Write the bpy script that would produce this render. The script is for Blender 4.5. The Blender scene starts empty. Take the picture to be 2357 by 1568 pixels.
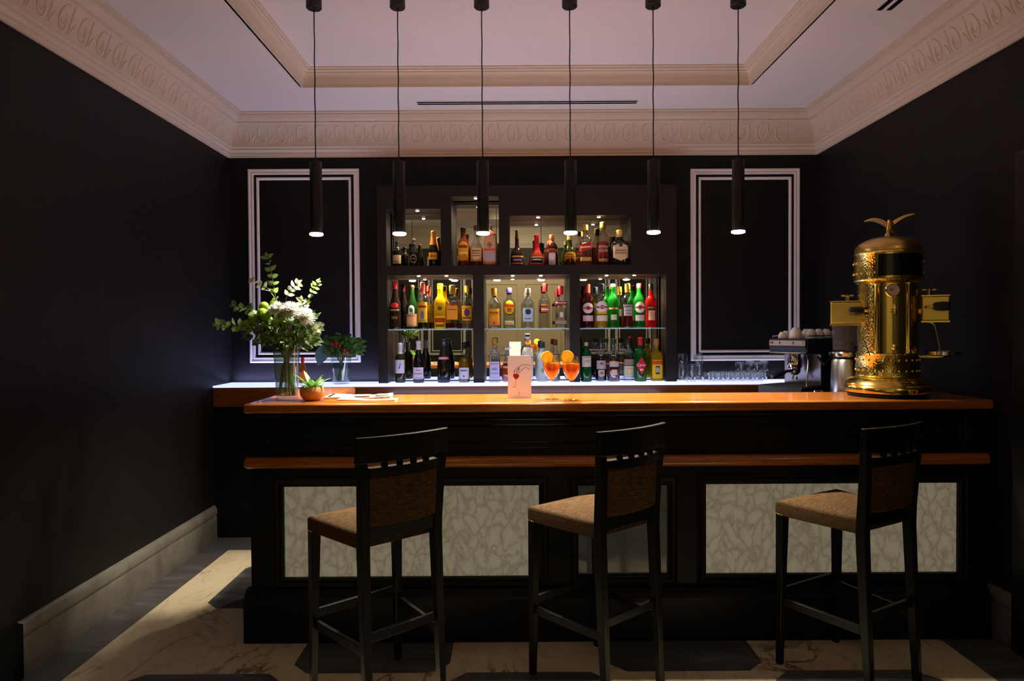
import bpy, math, random
from mathutils import Vector, Matrix
random.seed(7)
PI = math.pi
sc = bpy.context.scene
COL = sc.collection

# ------------------------------------------------------------------ camera, world, lights, exposure
def look_axes(yaw, pitch, roll):
    fw = Vector((math.sin(yaw)*math.cos(pitch), math.cos(yaw)*math.cos(pitch), math.sin(pitch)))
    rt = Vector((math.cos(yaw), -math.sin(yaw), 0)); up = rt.cross(fw)
    c, s = math.cos(roll), math.sin(roll)
    return c*rt + s*up, -s*rt + c*up, fw
cam = bpy.data.objects.new('camera', bpy.data.cameras.new('camera')); COL.objects.link(cam)
rt, up, fw = look_axes(0.00114, -0.01757, -0.006)
cam.matrix_world = Matrix(((rt.x, up.x, -fw.x, 0.0), (rt.y, up.y, -fw.y, 0.0), (rt.z, up.z, -fw.z, 1.54), (0, 0, 0, 1)))
cam.data.sensor_width = 36.0
cam.data.lens = 1562.56/2357*36.0
cam.data.clip_start = 0.02
sc.camera = cam

w = bpy.data.worlds.new('world'); sc.world = w; w.use_nodes = True
w.node_tree.nodes['Background'].inputs[0].default_value = (0.02, 0.018, 0.016, 1)
w.node_tree.nodes['Background'].inputs[1].default_value = 0.3
vs = sc.view_settings
vs.view_transform = 'Standard'; vs.look = 'None'; vs.gamma = 1.0; vs.use_curve_mapping = False
vs.exposure = 0.0
sc.cycles.max_bounces = 10; sc.cycles.transparent_max_bounces = 24
sc.cycles.diffuse_bounces = 4; sc.cycles.glossy_bounces = 6
sc.cycles.caustics_reflective = False; sc.cycles.caustics_refractive = False
sc.cycles.sample_clamp_indirect = 3.0

WARM = (1.0, 0.86, 0.66); COOL = (0.62, 0.68, 1.0)
def lamp(kind, name, loc, power, color, rot=(0, 0, 0), parent=None, **kw):
    d = bpy.data.lights.new(name, kind); d.energy = power; d.color = color
    for k, v in kw.items(): setattr(d, k, v)
    o = bpy.data.objects.new(name, d); COL.objects.link(o); o.location = loc; o.rotation_euler = rot
    if parent: o.parent = parent
    return o
# area lamp with no fitting, added behind the bar to brighten the ceiling
lamp('AREA', 'back_bar_fill', (0.1, 4.4, 1.02), 17.0, (0.72, 0.70, 1.0), (PI, 0, 0), shape='RECTANGLE', size=2.2, size_y=0.3)
# unseen cool area lamp added at the left worktop's rear, tinting the wall
lamp('AREA', 'back_bar_fill', (-1.60, 5.262, 1.142), 5.0, (0.44, 0.46, 1.0), (math.radians(168), 0, 0), shape='RECTANGLE', size=1.15, size_y=0.03)
lamp('AREA', 'back_bar_fill', (1.72, 5.29, 1.142), 0.8, (0.6, 0.62, 1.0), (math.radians(190), 0, 0), shape='RECTANGLE', size=0.8, size_y=0.03)  # added fill lamp without fitting, lighting the drinking glasses from behind
# added unseen lamps: rear wall wash, two warm fills, narrow spot on the bar
lamp('SPOT', 'rear_wall_fill', (0.1, 1.3, 3.1), 60.0, (1.0, 0.86, 0.62), (math.radians(-48), 0, 0), spot_size=math.radians(120), spot_blend=0.7, shadow_soft_size=0.1)
lamp('POINT', 'warm_fill', (-1.9, 0.9, 2.75), 5.0, (1.0, 0.70, 0.34), shadow_soft_size=0.12)
lamp('POINT', 'warm_fill', (2.1, 0.9, 2.75), 5.0, (1.0, 0.70, 0.34), shadow_soft_size=0.12)
lamp('SPOT', 'bar_fill_spot', (0.1, 1.9, 3.15), 70.0, (0.95, 0.94, 1.0), (math.atan2(1.62, 1.9), 0, 0), spot_size=math.radians(15), spot_blend=0.7, shadow_soft_size=0.03)
PENDANT_W = 125.0; NICHE_W = 21.0

# ------------------------------------------------------------------ materials
def lin(h):
    h = h.lstrip('#'); v = [int(h[i:i+2], 16)/255 for i in (0, 2, 4)]
    return tuple((x/12.92 if x <= 0.04045 else ((x+0.055)/1.055)**2.4) for x in v) + (1.0,)
MATS = {}
def newmat(name):
    m = bpy.data.materials.new(name); m.use_nodes = True
    nt = m.node_tree; nt.nodes.clear()
    out = nt.nodes.new('ShaderNodeOutputMaterial')
    return m, nt, out
def pr(name, col, rough=0.5, metal=0.0, spec=0.5, coat=0.0, emit=None, es=0.0):
    if name in MATS: return MATS[name]
    m, nt, out = newmat(name)
    b = nt.nodes.new('ShaderNodeBsdfPrincipled')
    if isinstance(col, str): col = lin(col)
    b.inputs['Base Color'].default_value = tuple(col[:3]) + (1,)
    b.inputs['Roughness'].default_value = rough; b.inputs['Metallic'].default_value = metal
    b.inputs['Specular IOR Level'].default_value = spec; b.inputs['Coat Weight'].default_value = coat
    b.inputs['Coat Roughness'].default_value = 0.1
    if emit: b.inputs['Emission Color'].default_value = tuple(emit[:3]) + (1,); b.inputs['Emission Strength'].default_value = es
    nt.links.new(b.outputs[0], out.inputs[0])
    MATS[name] = m; m['b'] = b.name
    return m
def bsdf(m): return m.node_tree.nodes[m['b']]
def N(nt, t, **kw):
    n = nt.nodes.new(t)
    for k, v in kw.items():
        if k in ('i',):
            for kk, vv in v.items(): n.inputs[kk].default_value = vv
        else: setattr(n, k, v)
    return n
def ramp(nt, stops, src):
    r = nt.nodes.new('ShaderNodeValToRGB'); e = r.color_ramp.elements
    while len(e) < len(stops): e.new(0.5)
    for el, (p, c) in zip(e, stops):
        el.position = p; el.color = tuple(c[:3]) + (1,)
    nt.links.new(src, r.inputs[0]); return r
def coords(nt, scale, rot=(0, 0, 0)):
    tc = nt.nodes.new('ShaderNodeTexCoord'); mp = nt.nodes.new('ShaderNodeMapping')
    mp.inputs['Scale'].default_value = scale; mp.inputs['Rotation'].default_value = rot
    nt.links.new(tc.outputs['Object'], mp.inputs[0]); return mp.outputs[0]
def noise(nt, vec, scale, detail=6, rough=0.6, dist=0.0):
    n = N(nt, 'ShaderNodeTexNoise', i={'Scale': scale, 'Detail': detail, 'Roughness': rough, 'Distortion': dist})
    nt.links.new(vec, n.inputs['Vector']); return n
def bump(nt, b, src, strength, dist=0.01):
    bp = N(nt, 'ShaderNodeBump', i={'Strength': strength, 'Distance': dist})
    nt.links.new(src, bp.inputs['Height']); nt.links.new(bp.outputs[0], b.inputs['Normal'])

m_wall = pr('wall_black', (0.016, 0.0145, 0.014), 0.55, spec=0.22)
nt = m_wall.node_tree; n_ = noise(nt, coords(nt, (1, 1, 1)), 3.0, 4)
r_ = ramp(nt, [(0.3, (0.0050, 0.0043, 0.0042)), (0.7, (0.0084, 0.0072, 0.0070))], n_.outputs[0]); nt.links.new(r_.outputs[0], bsdf(m_wall).inputs['Base Color'])
m_rear = pr('wall_olive_grey', (0.045, 0.045, 0.037), 0.6, spec=0.3)
m_ceil = pr('ceiling_white', (0.76, 0.745, 0.73), 0.7, spec=0.2)
m_plaster = pr('plaster_cream', (0.66, 0.59, 0.47), 0.6, spec=0.3)
m_door = pr('door_cream', (0.80, 0.70, 0.46), 0.5, spec=0.3)
m_mould = pr('moulding_white', (0.86, 0.82, 0.78), 0.5, spec=0.3)
m_cab = pr('cabinet_brown', (0.0085, 0.0066, 0.0058), 0.42, spec=0.3)
m_blackpaint = pr('bar_black', (0.0035, 0.0034, 0.003), 0.45, spec=0.22)
m_ebony = pr('ebony_wood', (0.0042, 0.0040, 0.0034), 0.38, spec=0.22)
m_black = pr('satin_black', (0.006, 0.006, 0.006), 0.4, spec=0.4)
m_cable = pr('cable_black', (0.006, 0.006, 0.006), 0.7)
m_dark = pr('void_dark', (0.003, 0.003, 0.003), 0.8, spec=0.1)
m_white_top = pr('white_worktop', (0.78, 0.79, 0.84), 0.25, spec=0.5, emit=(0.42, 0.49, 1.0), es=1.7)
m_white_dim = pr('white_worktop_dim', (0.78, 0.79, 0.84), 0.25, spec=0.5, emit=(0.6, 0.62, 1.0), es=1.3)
m_mirror = pr('mirror', (0.90, 0.90, 0.82), 0.0, 1.0)
m_chrome = pr('chrome', (0.62, 0.62, 0.62), 0.12, 1.0)
m_steel = pr('steel', (0.5, 0.5, 0.5), 0.28, 1.0)
m_lamp = pr('lamp_lens', (1, 1, 1), 0.4, emit=(1.0, 0.9, 0.72), es=22.0)
m_spot = pr('spot_lens', (1, 1, 1), 0.4, emit=(1.0, 0.86, 0.6), es=16.0)
m_porcelain = pr('porcelain', (0.82, 0.80, 0.76), 0.25)
m_paper = pr('paper', (0.66, 0.62, 0.56), 0.8, spec=0.1)
m_ink = pr('ink', (0.03, 0.03, 0.03), 0.8, spec=0.1)

def wood(name, c1, c2, c3, rough):
    m = pr(name, c1, rough, spec=0.5, coat=0.35); nt = m.node_tree
    a = noise(nt, coords(nt, (1.2, 22, 22)), 3.2, 8, 0.62, 0.6)
    b = noise(nt, coords(nt, (0.8, 4, 4)), 1.6, 3)
    r = ramp(nt, [(0.28, c1), (0.5, c2), (0.74, c3)], a.outputs[0])
    mx = N(nt, 'ShaderNodeMixRGB', blend_type='MULTIPLY', i={0: 0.5}); nt.links.new(r.outputs[0], mx.inputs[1])
    r2 = ramp(nt, [(0.3, (0.6, 0.55, 0.5)), (0.7, (1, 1, 1))], b.outputs[0]); nt.links.new(r2.outputs[0], mx.inputs[2])
    nt.links.new(mx.outputs[0], bsdf(m).inputs['Base Color'])
    return m
m_wood = wood('cherry_wood', (0.22, 0.056, 0.008), (0.40, 0.12, 0.016), (0.52, 0.19, 0.03), 0.2)
m_fascia = wood('fascia_wood', (0.12, 0.032, 0.007), (0.21, 0.06, 0.012), (0.30, 0.095, 0.02), 0.35)

def marble(name, base, mid, vein, scale, rough, emit=0.0, rot=0.6):
    m = pr(name, base, rough, spec=0.5); nt = m.node_tree; b = bsdf(m)
    v = coords(nt, (1, 1, 1), (0, 0, rot))
    d = noise(nt, v, scale*0.8, 5, 0.6)
    ad = N(nt, 'ShaderNodeMixRGB', blend_type='ADD', i={0: 0.55}); nt.links.new(v, ad.inputs[1]); nt.links.new(d.outputs['Color'], ad.inputs[2])
    return m, nt, b, ad.outputs[0]
# white floor marble: pale with sparse diagonal veins
m_fl_white, nt, b, vec = marble('floor_white_marble', (0.62, 0.56, 0.46), None, None, 2.2, 0.3)
va = coords(nt, (1.0, 0.42, 1), (0, 0, -0.75))
n1 = noise(nt, va, 2.1, 9, 0.62, 0.9); n2 = noise(nt, va, 5.2, 6, 0.6, 0.6); n3 = noise(nt, coords(nt, (1, 1, 1)), 1.3, 3)
def vein(n, wd):
    s1 = N(nt, 'ShaderNodeMath', operation='SUBTRACT', i={1: 0.5}); nt.links.new(n.outputs[0], s1.inputs[0])
    s2 = N(nt, 'ShaderNodeMath', operation='ABSOLUTE'); nt.links.new(s1.outputs[0], s2.inputs[0])
    s3 = N(nt, 'ShaderNodeMapRange', i={'From Min': 0.0, 'From Max': wd, 'To Min': 1.0, 'To Max': 0.0}); nt.links.new(s2.outputs[0], s3.inputs[0]); return s3.outputs[0]
mm = N(nt, 'ShaderNodeMapRange', i={'From Min': 0.44, 'From Max': 0.62}); nt.links.new(n3.outputs[0], mm.inputs[0])
v1 = N(nt, 'ShaderNodeMath', operation='MULTIPLY'); nt.links.new(vein(n1, 0.022), v1.inputs[0]); nt.links.new(mm.outputs[0], v1.inputs[1])
v2 = N(nt, 'ShaderNodeMath', operation='MULTIPLY_ADD', i={1: 0.16}); nt.links.new(vein(n2, 0.03), v2.inputs[0]); nt.links.new(v1.outputs[0], v2.inputs[2])
r1 = ramp(nt, [(0.0, (0.68, 0.59, 0.42)), (0.3, (0.49, 0.41, 0.28)), (0.7, (0.20, 0.165, 0.11)), (1.0, (0.13, 0.105, 0.075))], v2.outputs[0])
nt.links.new(r1.outputs[0], b.inputs['Base Color'])
# grey slate-like marble of the octagons and border
m_fl_dark, nt, b, vec = marble('floor_grey_marble', (0.07, 0.07, 0.075), None, None, 3.0, 0.35, rot=0.9)
nz = noise(nt, coords(nt, (0.8, 5.0, 1), (0, 0, 0.9)), 3.0, 7, 0.62, 0.8)
r1 = ramp(nt, [(0.3, (0.05, 0.05, 0.055)), (0.55, (0.085, 0.085, 0.09)), (0.72, (0.17, 0.17, 0.175))], nz.outputs[0])
nt.links.new(r1.outputs[0], b.inputs['Base Color'])
# backlit onyx panels
m_onyx, nt, b, vec = marble('backlit_onyx', (0.35, 0.3, 0.22), None, None, 4.5, 0.25, rot=0.2)
sep = coords(nt, (1.25, 1.0, 0.8), (0, 0.55, 0))
d2 = noise(nt, sep, 4.0, 5, 0.6)
ad2 = N(nt, 'ShaderNodeMixRGB', blend_type='ADD', i={0: 0.22}); nt.links.new(sep, ad2.inputs[1]); nt.links.new(d2.outputs['Color'], ad2.inputs[2])
vo = N(nt, 'ShaderNodeTexVoronoi', feature='DISTANCE_TO_EDGE', i={'Scale': 14.0, 'Randomness': 1.0}); nt.links.new(ad2.outputs[0], vo.inputs['Vector'])
vo2 = N(nt, 'ShaderNodeTexVoronoi', feature='DISTANCE_TO_EDGE', i={'Scale': 31.0}); nt.links.new(ad2.outputs[0], vo2.inputs['Vector'])
ma = N(nt, 'ShaderNodeMath', operation='MULTIPLY_ADD', i={1: 0.35}); nt.links.new(vo2.outputs['Distance'], ma.inputs[0]); nt.links.new(vo.outputs['Distance'], ma.inputs[2])
r1 = ramp(nt, [(0.0, (0.125, 0.104, 0.066)), (0.07, (0.155, 0.131, 0.086)), (0.22, (0.195, 0.168, 0.112)), (0.6, (0.215, 0.188, 0.126))], ma.outputs[0])
nt.links.new(r1.outputs[0], b.inputs['Base Color']); nt.links.new(r1.outputs[0], b.inputs['Emission Color']); b.inputs['Emission Strength'].default_value = 0.75
m_darkglass = pr('dark_glass', (0.05, 0.048, 0.04), 0.12, 0.0, 0.8, emit=(0.03, 0.028, 0.021), es=0.35)
# grey stone skirting
m_skirt, nt, b, vec = marble('skirting_stone', (0.2, 0.18, 0.16), None, None, 2.0, 0.4)
nz = noise(nt, coords(nt, (1, 1, 1)), 5.0, 6, 0.65, 0.5)
r1 = ramp(nt, [(0.3, (0.10, 0.096, 0.086)), (0.7, (0.20, 0.19, 0.17))], nz.outputs[0]); nt.links.new(r1.outputs[0], b.inputs['Base Color'])
# stool fabric
m_fabric = pr('brown_fabric', (0.14, 0.07, 0.025), 0.85, spec=0.15); nt = m_fabric.node_tree
nz = noise(nt, coords(nt, (7, 70, 70)), 3.2, 6, 0.75, 0.7)
r1 = ramp(nt, [(0.32, (0.024, 0.012, 0.004)), (0.5, (0.07, 0.036, 0.012)), (0.68, (0.17, 0.096, 0.034))], nz.outputs[0]); nt.links.new(r1.outputs[0], bsdf(m_fabric).inputs['Base Color'])
bump(nt, bsdf(m_fabric), nz.outputs[0], 0.8, 0.004)
# brass
m_brass = pr('polished_brass', (0.86, 0.67, 0.17), 0.16, 1.0)
m_hammer = pr('hammered_brass', (0.86, 0.67, 0.17), 0.18, 1.0); nt = m_hammer.node_tree
vo = N(nt, 'ShaderNodeTexVoronoi', feature='SMOOTH_F1', i={'Scale': 130.0}); nt.links.new(coords(nt, (1, 1, 1)), vo.inputs['Vector'])
bump(nt, bsdf(m_hammer), vo.outputs['Distance'], 0.3, 0.004)
m_copper = pr('aged_brass', (0.74, 0.50, 0.16), 0.32, 1.0)

def glassmat(name, tint=(0.95, 0.97, 0.96), refl=0.12, rough=0.02, edge=None):
    """thin-walled glass: clear at normal view, reflecting and denser at grazing view"""
    if name in MATS: return MATS[name]
    m, nt, out = newmat(name)
    tr = N(nt, 'ShaderNodeBsdfTransparent'); gl = N(nt, 'ShaderNodeBsdfGlossy', i={'Roughness': rough})
    lw = N(nt, 'ShaderNodeLayerWeight', i={'Blend': 0.35})
    e = edge or tuple(0.55*x for x in tint)
    rc = ramp(nt, [(0.0, tint), (0.55, tint), (1.0, e)], lw.outputs['Facing']); nt.links.new(rc.outputs[0], tr.inputs[0])
    rf = ramp(nt, [(0.0, (refl*0.35,)*3), (0.5, (refl*0.6,)*3), (1.0, (min(1, refl*5),)*3)], lw.outputs['Facing'])
    mx = N(nt, 'ShaderNodeMixShader'); nt.links.new(rf.outputs[0], mx.inputs[0]); nt.links.new(tr.outputs[0], mx.inputs[1]); nt.links.new(gl.outputs[0], mx.inputs[2])
    nt.links.new(mx.outputs[0], out.inputs[0]); MATS[name] = m
    return m
def liquidmat(name, col, clear=0.45, gloss=0.1):
    """coloured liquid or full coloured glass: part see-through, part scattering, glossy skin"""
    if name in MATS: return MATS[name]
    m, nt, out = newmat(name)
    c = tuple(col[:3]) + (1,)
    tr = N(nt, 'ShaderNodeBsdfTransparent'); tr.inputs[0].default_value = tuple(min(1, x**0.6) for x in c[:3]) + (1,)
    tl = N(nt, 'ShaderNodeBsdfTranslucent'); tl.inputs[0].default_value = c
    df = N(nt, 'ShaderNodeBsdfDiffuse'); df.inputs[0].default_value = c
    gl = N(nt, 'ShaderNodeBsdfGlossy', i={'Roughness': 0.06})
    a = N(nt, 'ShaderNodeMixShader', i={0: 0.5}); nt.links.new(tl.outputs[0], a.inputs[1]); nt.links.new(df.outputs[0], a.inputs[2])
    b = N(nt, 'ShaderNodeMixShader', i={0: clear}); nt.links.new(a.outputs[0], b.inputs[1]); nt.links.new(tr.outputs[0], b.inputs[2])
    lw = N(nt, 'ShaderNodeLayerWeight', i={'Blend': 0.5}); fr = ramp(nt, [(0.0, (0.035,)*3), (0.5, (0.06,)*3), (0.8, (0.22,)*3), (1.0, (0.7,)*3)], lw.outputs['Facing'])
    g = N(nt, 'ShaderNodeMixShader'); nt.links.new(fr.outputs[0], g.inputs[0]); nt.links.new(b.outputs[0], g.inputs[1]); nt.links.new(gl.outputs[0], g.inputs[2])
    nt.links.new(g.outputs[0], out.inputs[0]); MATS[name] = m
    return m
m_glass = glassmat('clear_glass', (0.95, 0.97, 0.97), 0.26, 0.03, (0.62, 0.68, 0.70))
m_vaseglass = glassmat('vase_glass', (0.90, 0.94, 0.91), 0.2, 0.02, (0.58, 0.64, 0.60))
m_shelfglass = glassmat('shelf_glass', (0.90, 0.96, 0.95), 0.16, 0.02, (0.6, 0.8, 0.78))
m_shelfedge = liquidmat('shelf_glass_edge', (0.62, 0.86, 0.86), 0.2)
m_water = liquidmat('water', (0.72, 0.78, 0.66), 0.86)
def flat(col, rough=0.6, spec=0.2):
    return pr('print_%s_%d' % (col.lstrip('#'), int(rough*100)), col, rough, spec=spec)
def foliage(name, c, c2=None, trans=0.3):
    if name in MATS: return MATS[name]
    m, nt, out = newmat(name)
    b = N(nt, 'ShaderNodeBsdfPrincipled', i={'Roughness': 0.45}); tl = N(nt, 'ShaderNodeBsdfTranslucent')
    nz = noise(nt, coords(nt, (1, 1, 1)), 45.0, 3)
    r = ramp(nt, [(0.3, c), (0.7, c2 or tuple(min(1, 1.5*x) for x in c))], nz.outputs[0])
    nt.links.new(r.outputs[0], b.inputs['Base Color']); nt.links.new(r.outputs[0], tl.inputs[0])
    mx = N(nt, 'ShaderNodeMixShader', i={0: trans}); nt.links.new(b.outputs[0], mx.inputs[1]); nt.links.new(tl.outputs[0], mx.inputs[2]); nt.links.new(mx.outputs[0], out.inputs[0])
    MATS[name] = m; return m

# ------------------------------------------------------------------ mesh helpers
class MB:
    def __init__(s): s.v = []; s.f = []; s.m = []
    def add(s, vs, fs, m=0):
        o = len(s.v); s.v += [tuple(p) for p in vs]; s.f += [tuple(i+o for i in f) for f in fs]; s.m += [m]*len(fs); return s
    def box(s, x0, x1, y0, y1, z0, z1, m=0):
        return s.add([(x0, y0, z0), (x1, y0, z0), (x1, y1, z0), (x0, y1, z0), (x0, y0, z1), (x1, y0, z1), (x1, y1, z1), (x0, y1, z1)],
                     [(0, 3, 2, 1), (4, 5, 6, 7), (0, 1, 5, 4), (1, 2, 6, 5), (2, 3, 7, 6), (3, 0, 4, 7)], m)
    def rings(s, rs, cap0=True, cap1=True, m=0, closed=True):
        n = len(rs[0]); vs = [p for r in rs for p in r]; fs = []
        for i in range(len(rs)-1):
            for j in range(n if closed else n-1):
                k = (j+1) % n; fs.append((i*n+j, i*n+k, (i+1)*n+k, (i+1)*n+j))
        if cap0 and closed: fs.append(tuple(reversed(range(n))))
        if cap1 and closed: fs.append(tuple((len(rs)-1)*n+j for j in range(n)))
        return s.add(vs, fs, m)
    def lathe(s, prof, seg=24, c=(0, 0, 0), axis='Z', cap0=True, cap1=True, m=0, n=None, a0=0.0):
        rs = []
        for r, z in prof:
            ring = []
            for j in range(seg):
                t = a0 + 2*PI*j/seg; k = r*(sup(t, n) if n else 1); x, y = k*math.cos(t), k*math.sin(t)
                ring.append({'Z': (c[0]+x, c[1]+y, c[2]+z), 'Y': (c[0]+x, c[1]-z, c[2]+y), 'X': (c[0]+z, c[1]+x, c[2]+y)}[axis])
            rs.append(ring)
        return s.rings(rs, cap0, cap1, m)
    def tube(s, pts, r, seg=8, m=0):
        P = [Vector(p) for p in pts]; R = r if isinstance(r, (list, tuple)) else [r]*len(P); rs = []; prev = None
        for i, p in enumerate(P):
            d = (P[min(i+1, len(P)-1)] - P[max(i-1, 0)]).normalized()
            a = prev - d*prev.dot(d) if prev else (Vector((0, 0, 1)).cross(d) if abs(d.z) < .9 else Vector((1, 0, 0)).cross(d))
            a.normalize(); prev = a; b = d.cross(a)
            rs.append([tuple(p + (a*math.cos(2*PI*j/seg) + b*math.sin(2*PI*j/seg))*R[i]) for j in range(seg)])
        return s.rings(rs, m=m)
    def loft(s, secs, m=0):
        """stack of rectangles (cx, cy, z, hx, hy)"""
        return s.rings([[(cx-hx, cy-hy, z), (cx+hx, cy-hy, z), (cx+hx, cy+hy, z), (cx-hx, cy+hy, z)] for cx, cy, z, hx, hy in secs], m=m)
    def bar(s, p, q, wd, ht, m=0):
        """straight rectangular bar from p to q, wd across, ht in z"""
        p, q = Vector(p), Vector(q); d = (q-p).normalized(); a = Vector((0, 0, 1)).cross(d)
        if a.length < 1e-4: a = Vector((1, 0, 0))
        a.normalize(); b = d.cross(a)
        return s.rings([[tuple(c + a*sx*wd/2 + b*sy*ht/2) for sx, sy in ((-1, -1), (1, -1), (1, 1), (-1, 1))] for c in (p, q)], m=m)
    def frame(s, x0, x1, z0, z1, y, prof, m=0, sign=-1):
        """mitred rectangular moulding on a plane y=const; prof = (inset, projection)"""
        rs = [[(x0+d, y+sign*p, z0+d), (x1-d, y+sign*p, z0+d), (x1-d, y+sign*p, z1-d), (x0+d, y+sign*p, z1-d)] for d, p in prof]
        return s.rings(rs, False, False, m)
    def sphere(s, c, r, seg=12, rg=8, m=0, sz=1.0):
        return s.lathe([(max(1e-4, r*math.sin(PI*i/rg)), -r*sz*math.cos(PI*i/rg)) for i in range(rg+1)], seg, c, m=m)
    def leaf(s, base, d, up, L, W, cup=0.15, m=0, bend=0.0, nn=5):
        d = Vector(d).normalized(); up = Vector(up); sd = d.cross(up)
        if sd.length < 1e-3: sd = d.cross(Vector((1, 0.2, 0)))
        sd.normalize(); nrm = sd.cross(d).normalized(); b = Vector(base); vs = []; fs = []
        for i in range(nn+1):
            t = i/nn; wv = W*0.5*math.sin(PI*min(1, 0.06+0.94*t)**0.9)+W*0.02; p = b + d*(L*t) - nrm*(bend*L*t*t)
            vs += [tuple(p - sd*wv + nrm*cup*wv), tuple(p), tuple(p + sd*wv + nrm*cup*wv)]
        for i in range(nn):
            o = i*3; fs += [(o, o+1, o+4, o+3), (o+1, o+2, o+5, o+4)]
        return s.add(vs, fs, m)
def sup(t, n): return (abs(math.cos(t))**n + abs(math.sin(t))**n)**(-1.0/n)

def build(name, mb, mats, parent=None, loc=None, smooth=38, bevel=0.0, rot=None, bseg=2):
    me = bpy.data.meshes.new(name); me.from_pydata(mb.v, [], mb.f); me.update()
    for mt in (mats if isinstance(mats, (list, tuple)) else [mats]): me.materials.append(mt)
    if any(mb.m): me.polygons.foreach_set('material_index', mb.m)
    if smooth:
        me.polygons.foreach_set('use_smooth', [True]*len(me.polygons)); me.set_sharp_from_angle(angle=math.radians(smooth))
    o = bpy.data.objects.new(name, me); COL.objects.link(o)
    if parent: o.parent = parent
    if loc: o.location = loc
    if rot: o.rotation_euler = rot
    if bevel:
        b = o.modifiers.new('bevel', 'BEVEL'); b.width = bevel; b.segments = bseg; b.limit_method = 'ANGLE'; b.angle_limit = math.radians(40)
    return o
def tag(o, label, cat, group=None):
    o['label'] = label; o['category'] = cat
    if group: o['group'] = group
    return o
def thing(name, label, cat, loc=(0, 0, 0), rz=0.0, group=None):
    o = bpy.data.objects.new(name, None); COL.objects.link(o); o.empty_display_size = 0.05
    o.location = loc; o.rotation_euler = (0, 0, rz); return tag(o, label, cat, group)
def struct(o): o['kind'] = 'structure'; return o
def copy_tree(o, parent=None):
    c = o.copy(); COL.objects.link(c)
    if parent: c.parent = parent
    for ch in list(o.children): copy_tree(ch, c)
    return c
TXT = {}
def text2d(sx):
    """letters of the built-in font as flat triangles, centred, cap height about 0.7"""
    if sx not in TXT:
        cu = bpy.data.curves.new('lettering', 'FONT'); cu.body = sx; cu.size = 1.0; cu.align_x = 'CENTER'; cu.align_y = 'CENTER'; cu.resolution_u = 3
        ob = bpy.data.objects.new('lettering', cu); me = bpy.data.meshes.new_from_object(ob)
        TXT[sx] = ([tuple(v.co) for v in me.vertices], [tuple(p.vertices) for p in me.polygons])
        bpy.data.objects.remove(ob); bpy.data.meshes.remove(me); bpy.data.curves.remove(cu)
    return TXT[sx]
def flat_text(mb, sx, c, size, ux=(1, 0, 0), uy=(0, 0, 1)):
    v, f = text2d(sx); c = Vector(c); ux = Vector(ux); uy = Vector(uy)
    mb.add([tuple(c + ux*p[0]*size + uy*p[1]*size) for p in v], f)

# ------------------------------------------------------------------ room shell
XL, XR, YB, YF, ZC, ZR, ZT = -2.20, 2.40, 5.33, -0.55, 2.885, 3.195, 3.308
# floor: white marble with grey octagons on a checkerboard and a grey border
T, K, X0, Y1 = 0.7176, 0.0825, -1.7257, 3.7322
fl = MB()
fl.box(XL-0.3, XR+0.3, YF-0.3, YB+0.3, -0.08, -0.0006, 1)
fl.add([(-1.99, -0.3, 0), (2.10, -0.3, 0), (2.10, 4.73, 0), (-1.99, 4.73, 0)], [(0, 1, 2, 3)], 0)
for i in range(5):
    for j in range(-5, 1):
        if (i+j) % 2: continue
        a, b = X0+i*T, Y1+j*T; z = 0.0006
        fl.add([(a+K, b, z), (a+T-K, b, z), (a+T, b+K, z), (a+T, b+T-K, z), (a+T-K, b+T, z), (a+K, b+T, z), (a, b+T-K, z), (a, b+K, z)], [tuple(range(8))], 1)
struct(build('floor', fl, [m_fl_white, m_fl_dark], smooth=0))
# walls
struct(build('wall_left', MB().box(XL-0.15, XL, YF-0.15, YB+0.3, 0, 3.4), m_wall, smooth=0))
struct(build('wall_right', MB().box(XR, XR+0.15, YF-0.15, YB+0.3, 0, 3.4), m_wall, smooth=0))
wb = MB()
wb.box(XL, -0.97, YB, YB+0.12, 0, 3.4); wb.box(1.215, XR, YB, YB+0.12, 0, 3.4)
wb.box(-0.97, 1.215, YB, YB+0.12, 0, 1.12); wb.box(-0.97, 1.215, YB, YB+0.12, 2.56, 3.4); wb.box(-0.97, 1.215, YB+0.105, YB+0.12, 1.12, 2.56)
struct(build('wall_back', wb, m_wall, smooth=0))
struct(build('wall_front', MB().box(XL-0.15, XR+0.15, YF-0.15, YF, 0, 3.4), m_rear, smooth=0))
# ceiling: flat border round a raised tray
TX0, TX1, TY0, TY1 = -1.41, 1.637, 0.55, 4.655
ce = MB()
for a in ((XL, TX0, YF, YB), (TX1, XR, YF, YB), (TX0, TX1, YF, TY0), (TX0, TX1, TY1, YB)): ce.box(*a, ZR, ZR+0.02)
ce.box(TX0-0.02, TX1+0.02, TY0-0.02, TY1+0.02, ZT, ZT+0.02)
for a in ((TX0-0.02, TX0, TY0, TY1), (TX1, TX1+0.02, TY0, TY1), (TX0, TX1, TY0-0.02, TY0), (TX0, TX1, TY1, TY1+0.02)): ce.box(*a, ZR, ZT)
struct(build('ceiling', ce, m_ceil, smooth=0))
def sweep_room(mb, prof, x0, x1, y0, y1):
    rs = [[(x0+d, y0+d, z), (x1-d, y0+d, z), (x1-d, y1-d, z), (x0+d, y1-d, z)] for d, z in prof]
    mb.rings(rs, False, False)
tr = MB()
sweep_room(tr, [(-0.004, ZR), (-0.004, ZR-0.006), (0.005, ZR-0.006), (0.005, ZR+0.012), (0.006, ZR+0.02), (0.010, ZR+0.03), (0.012, ZR+0.05), (0.020, ZR+0.068), (0.036, ZR+0.08), (0.038, ZR+0.088), (0.052, ZR+0.092), (0.054, ZR+0.101), (0.066, ZR+0.104), (0.068, ZT)], TX0, TX1, TY0, TY1)
struct(build('trim_1', tr, m_plaster, smooth=30))
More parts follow.
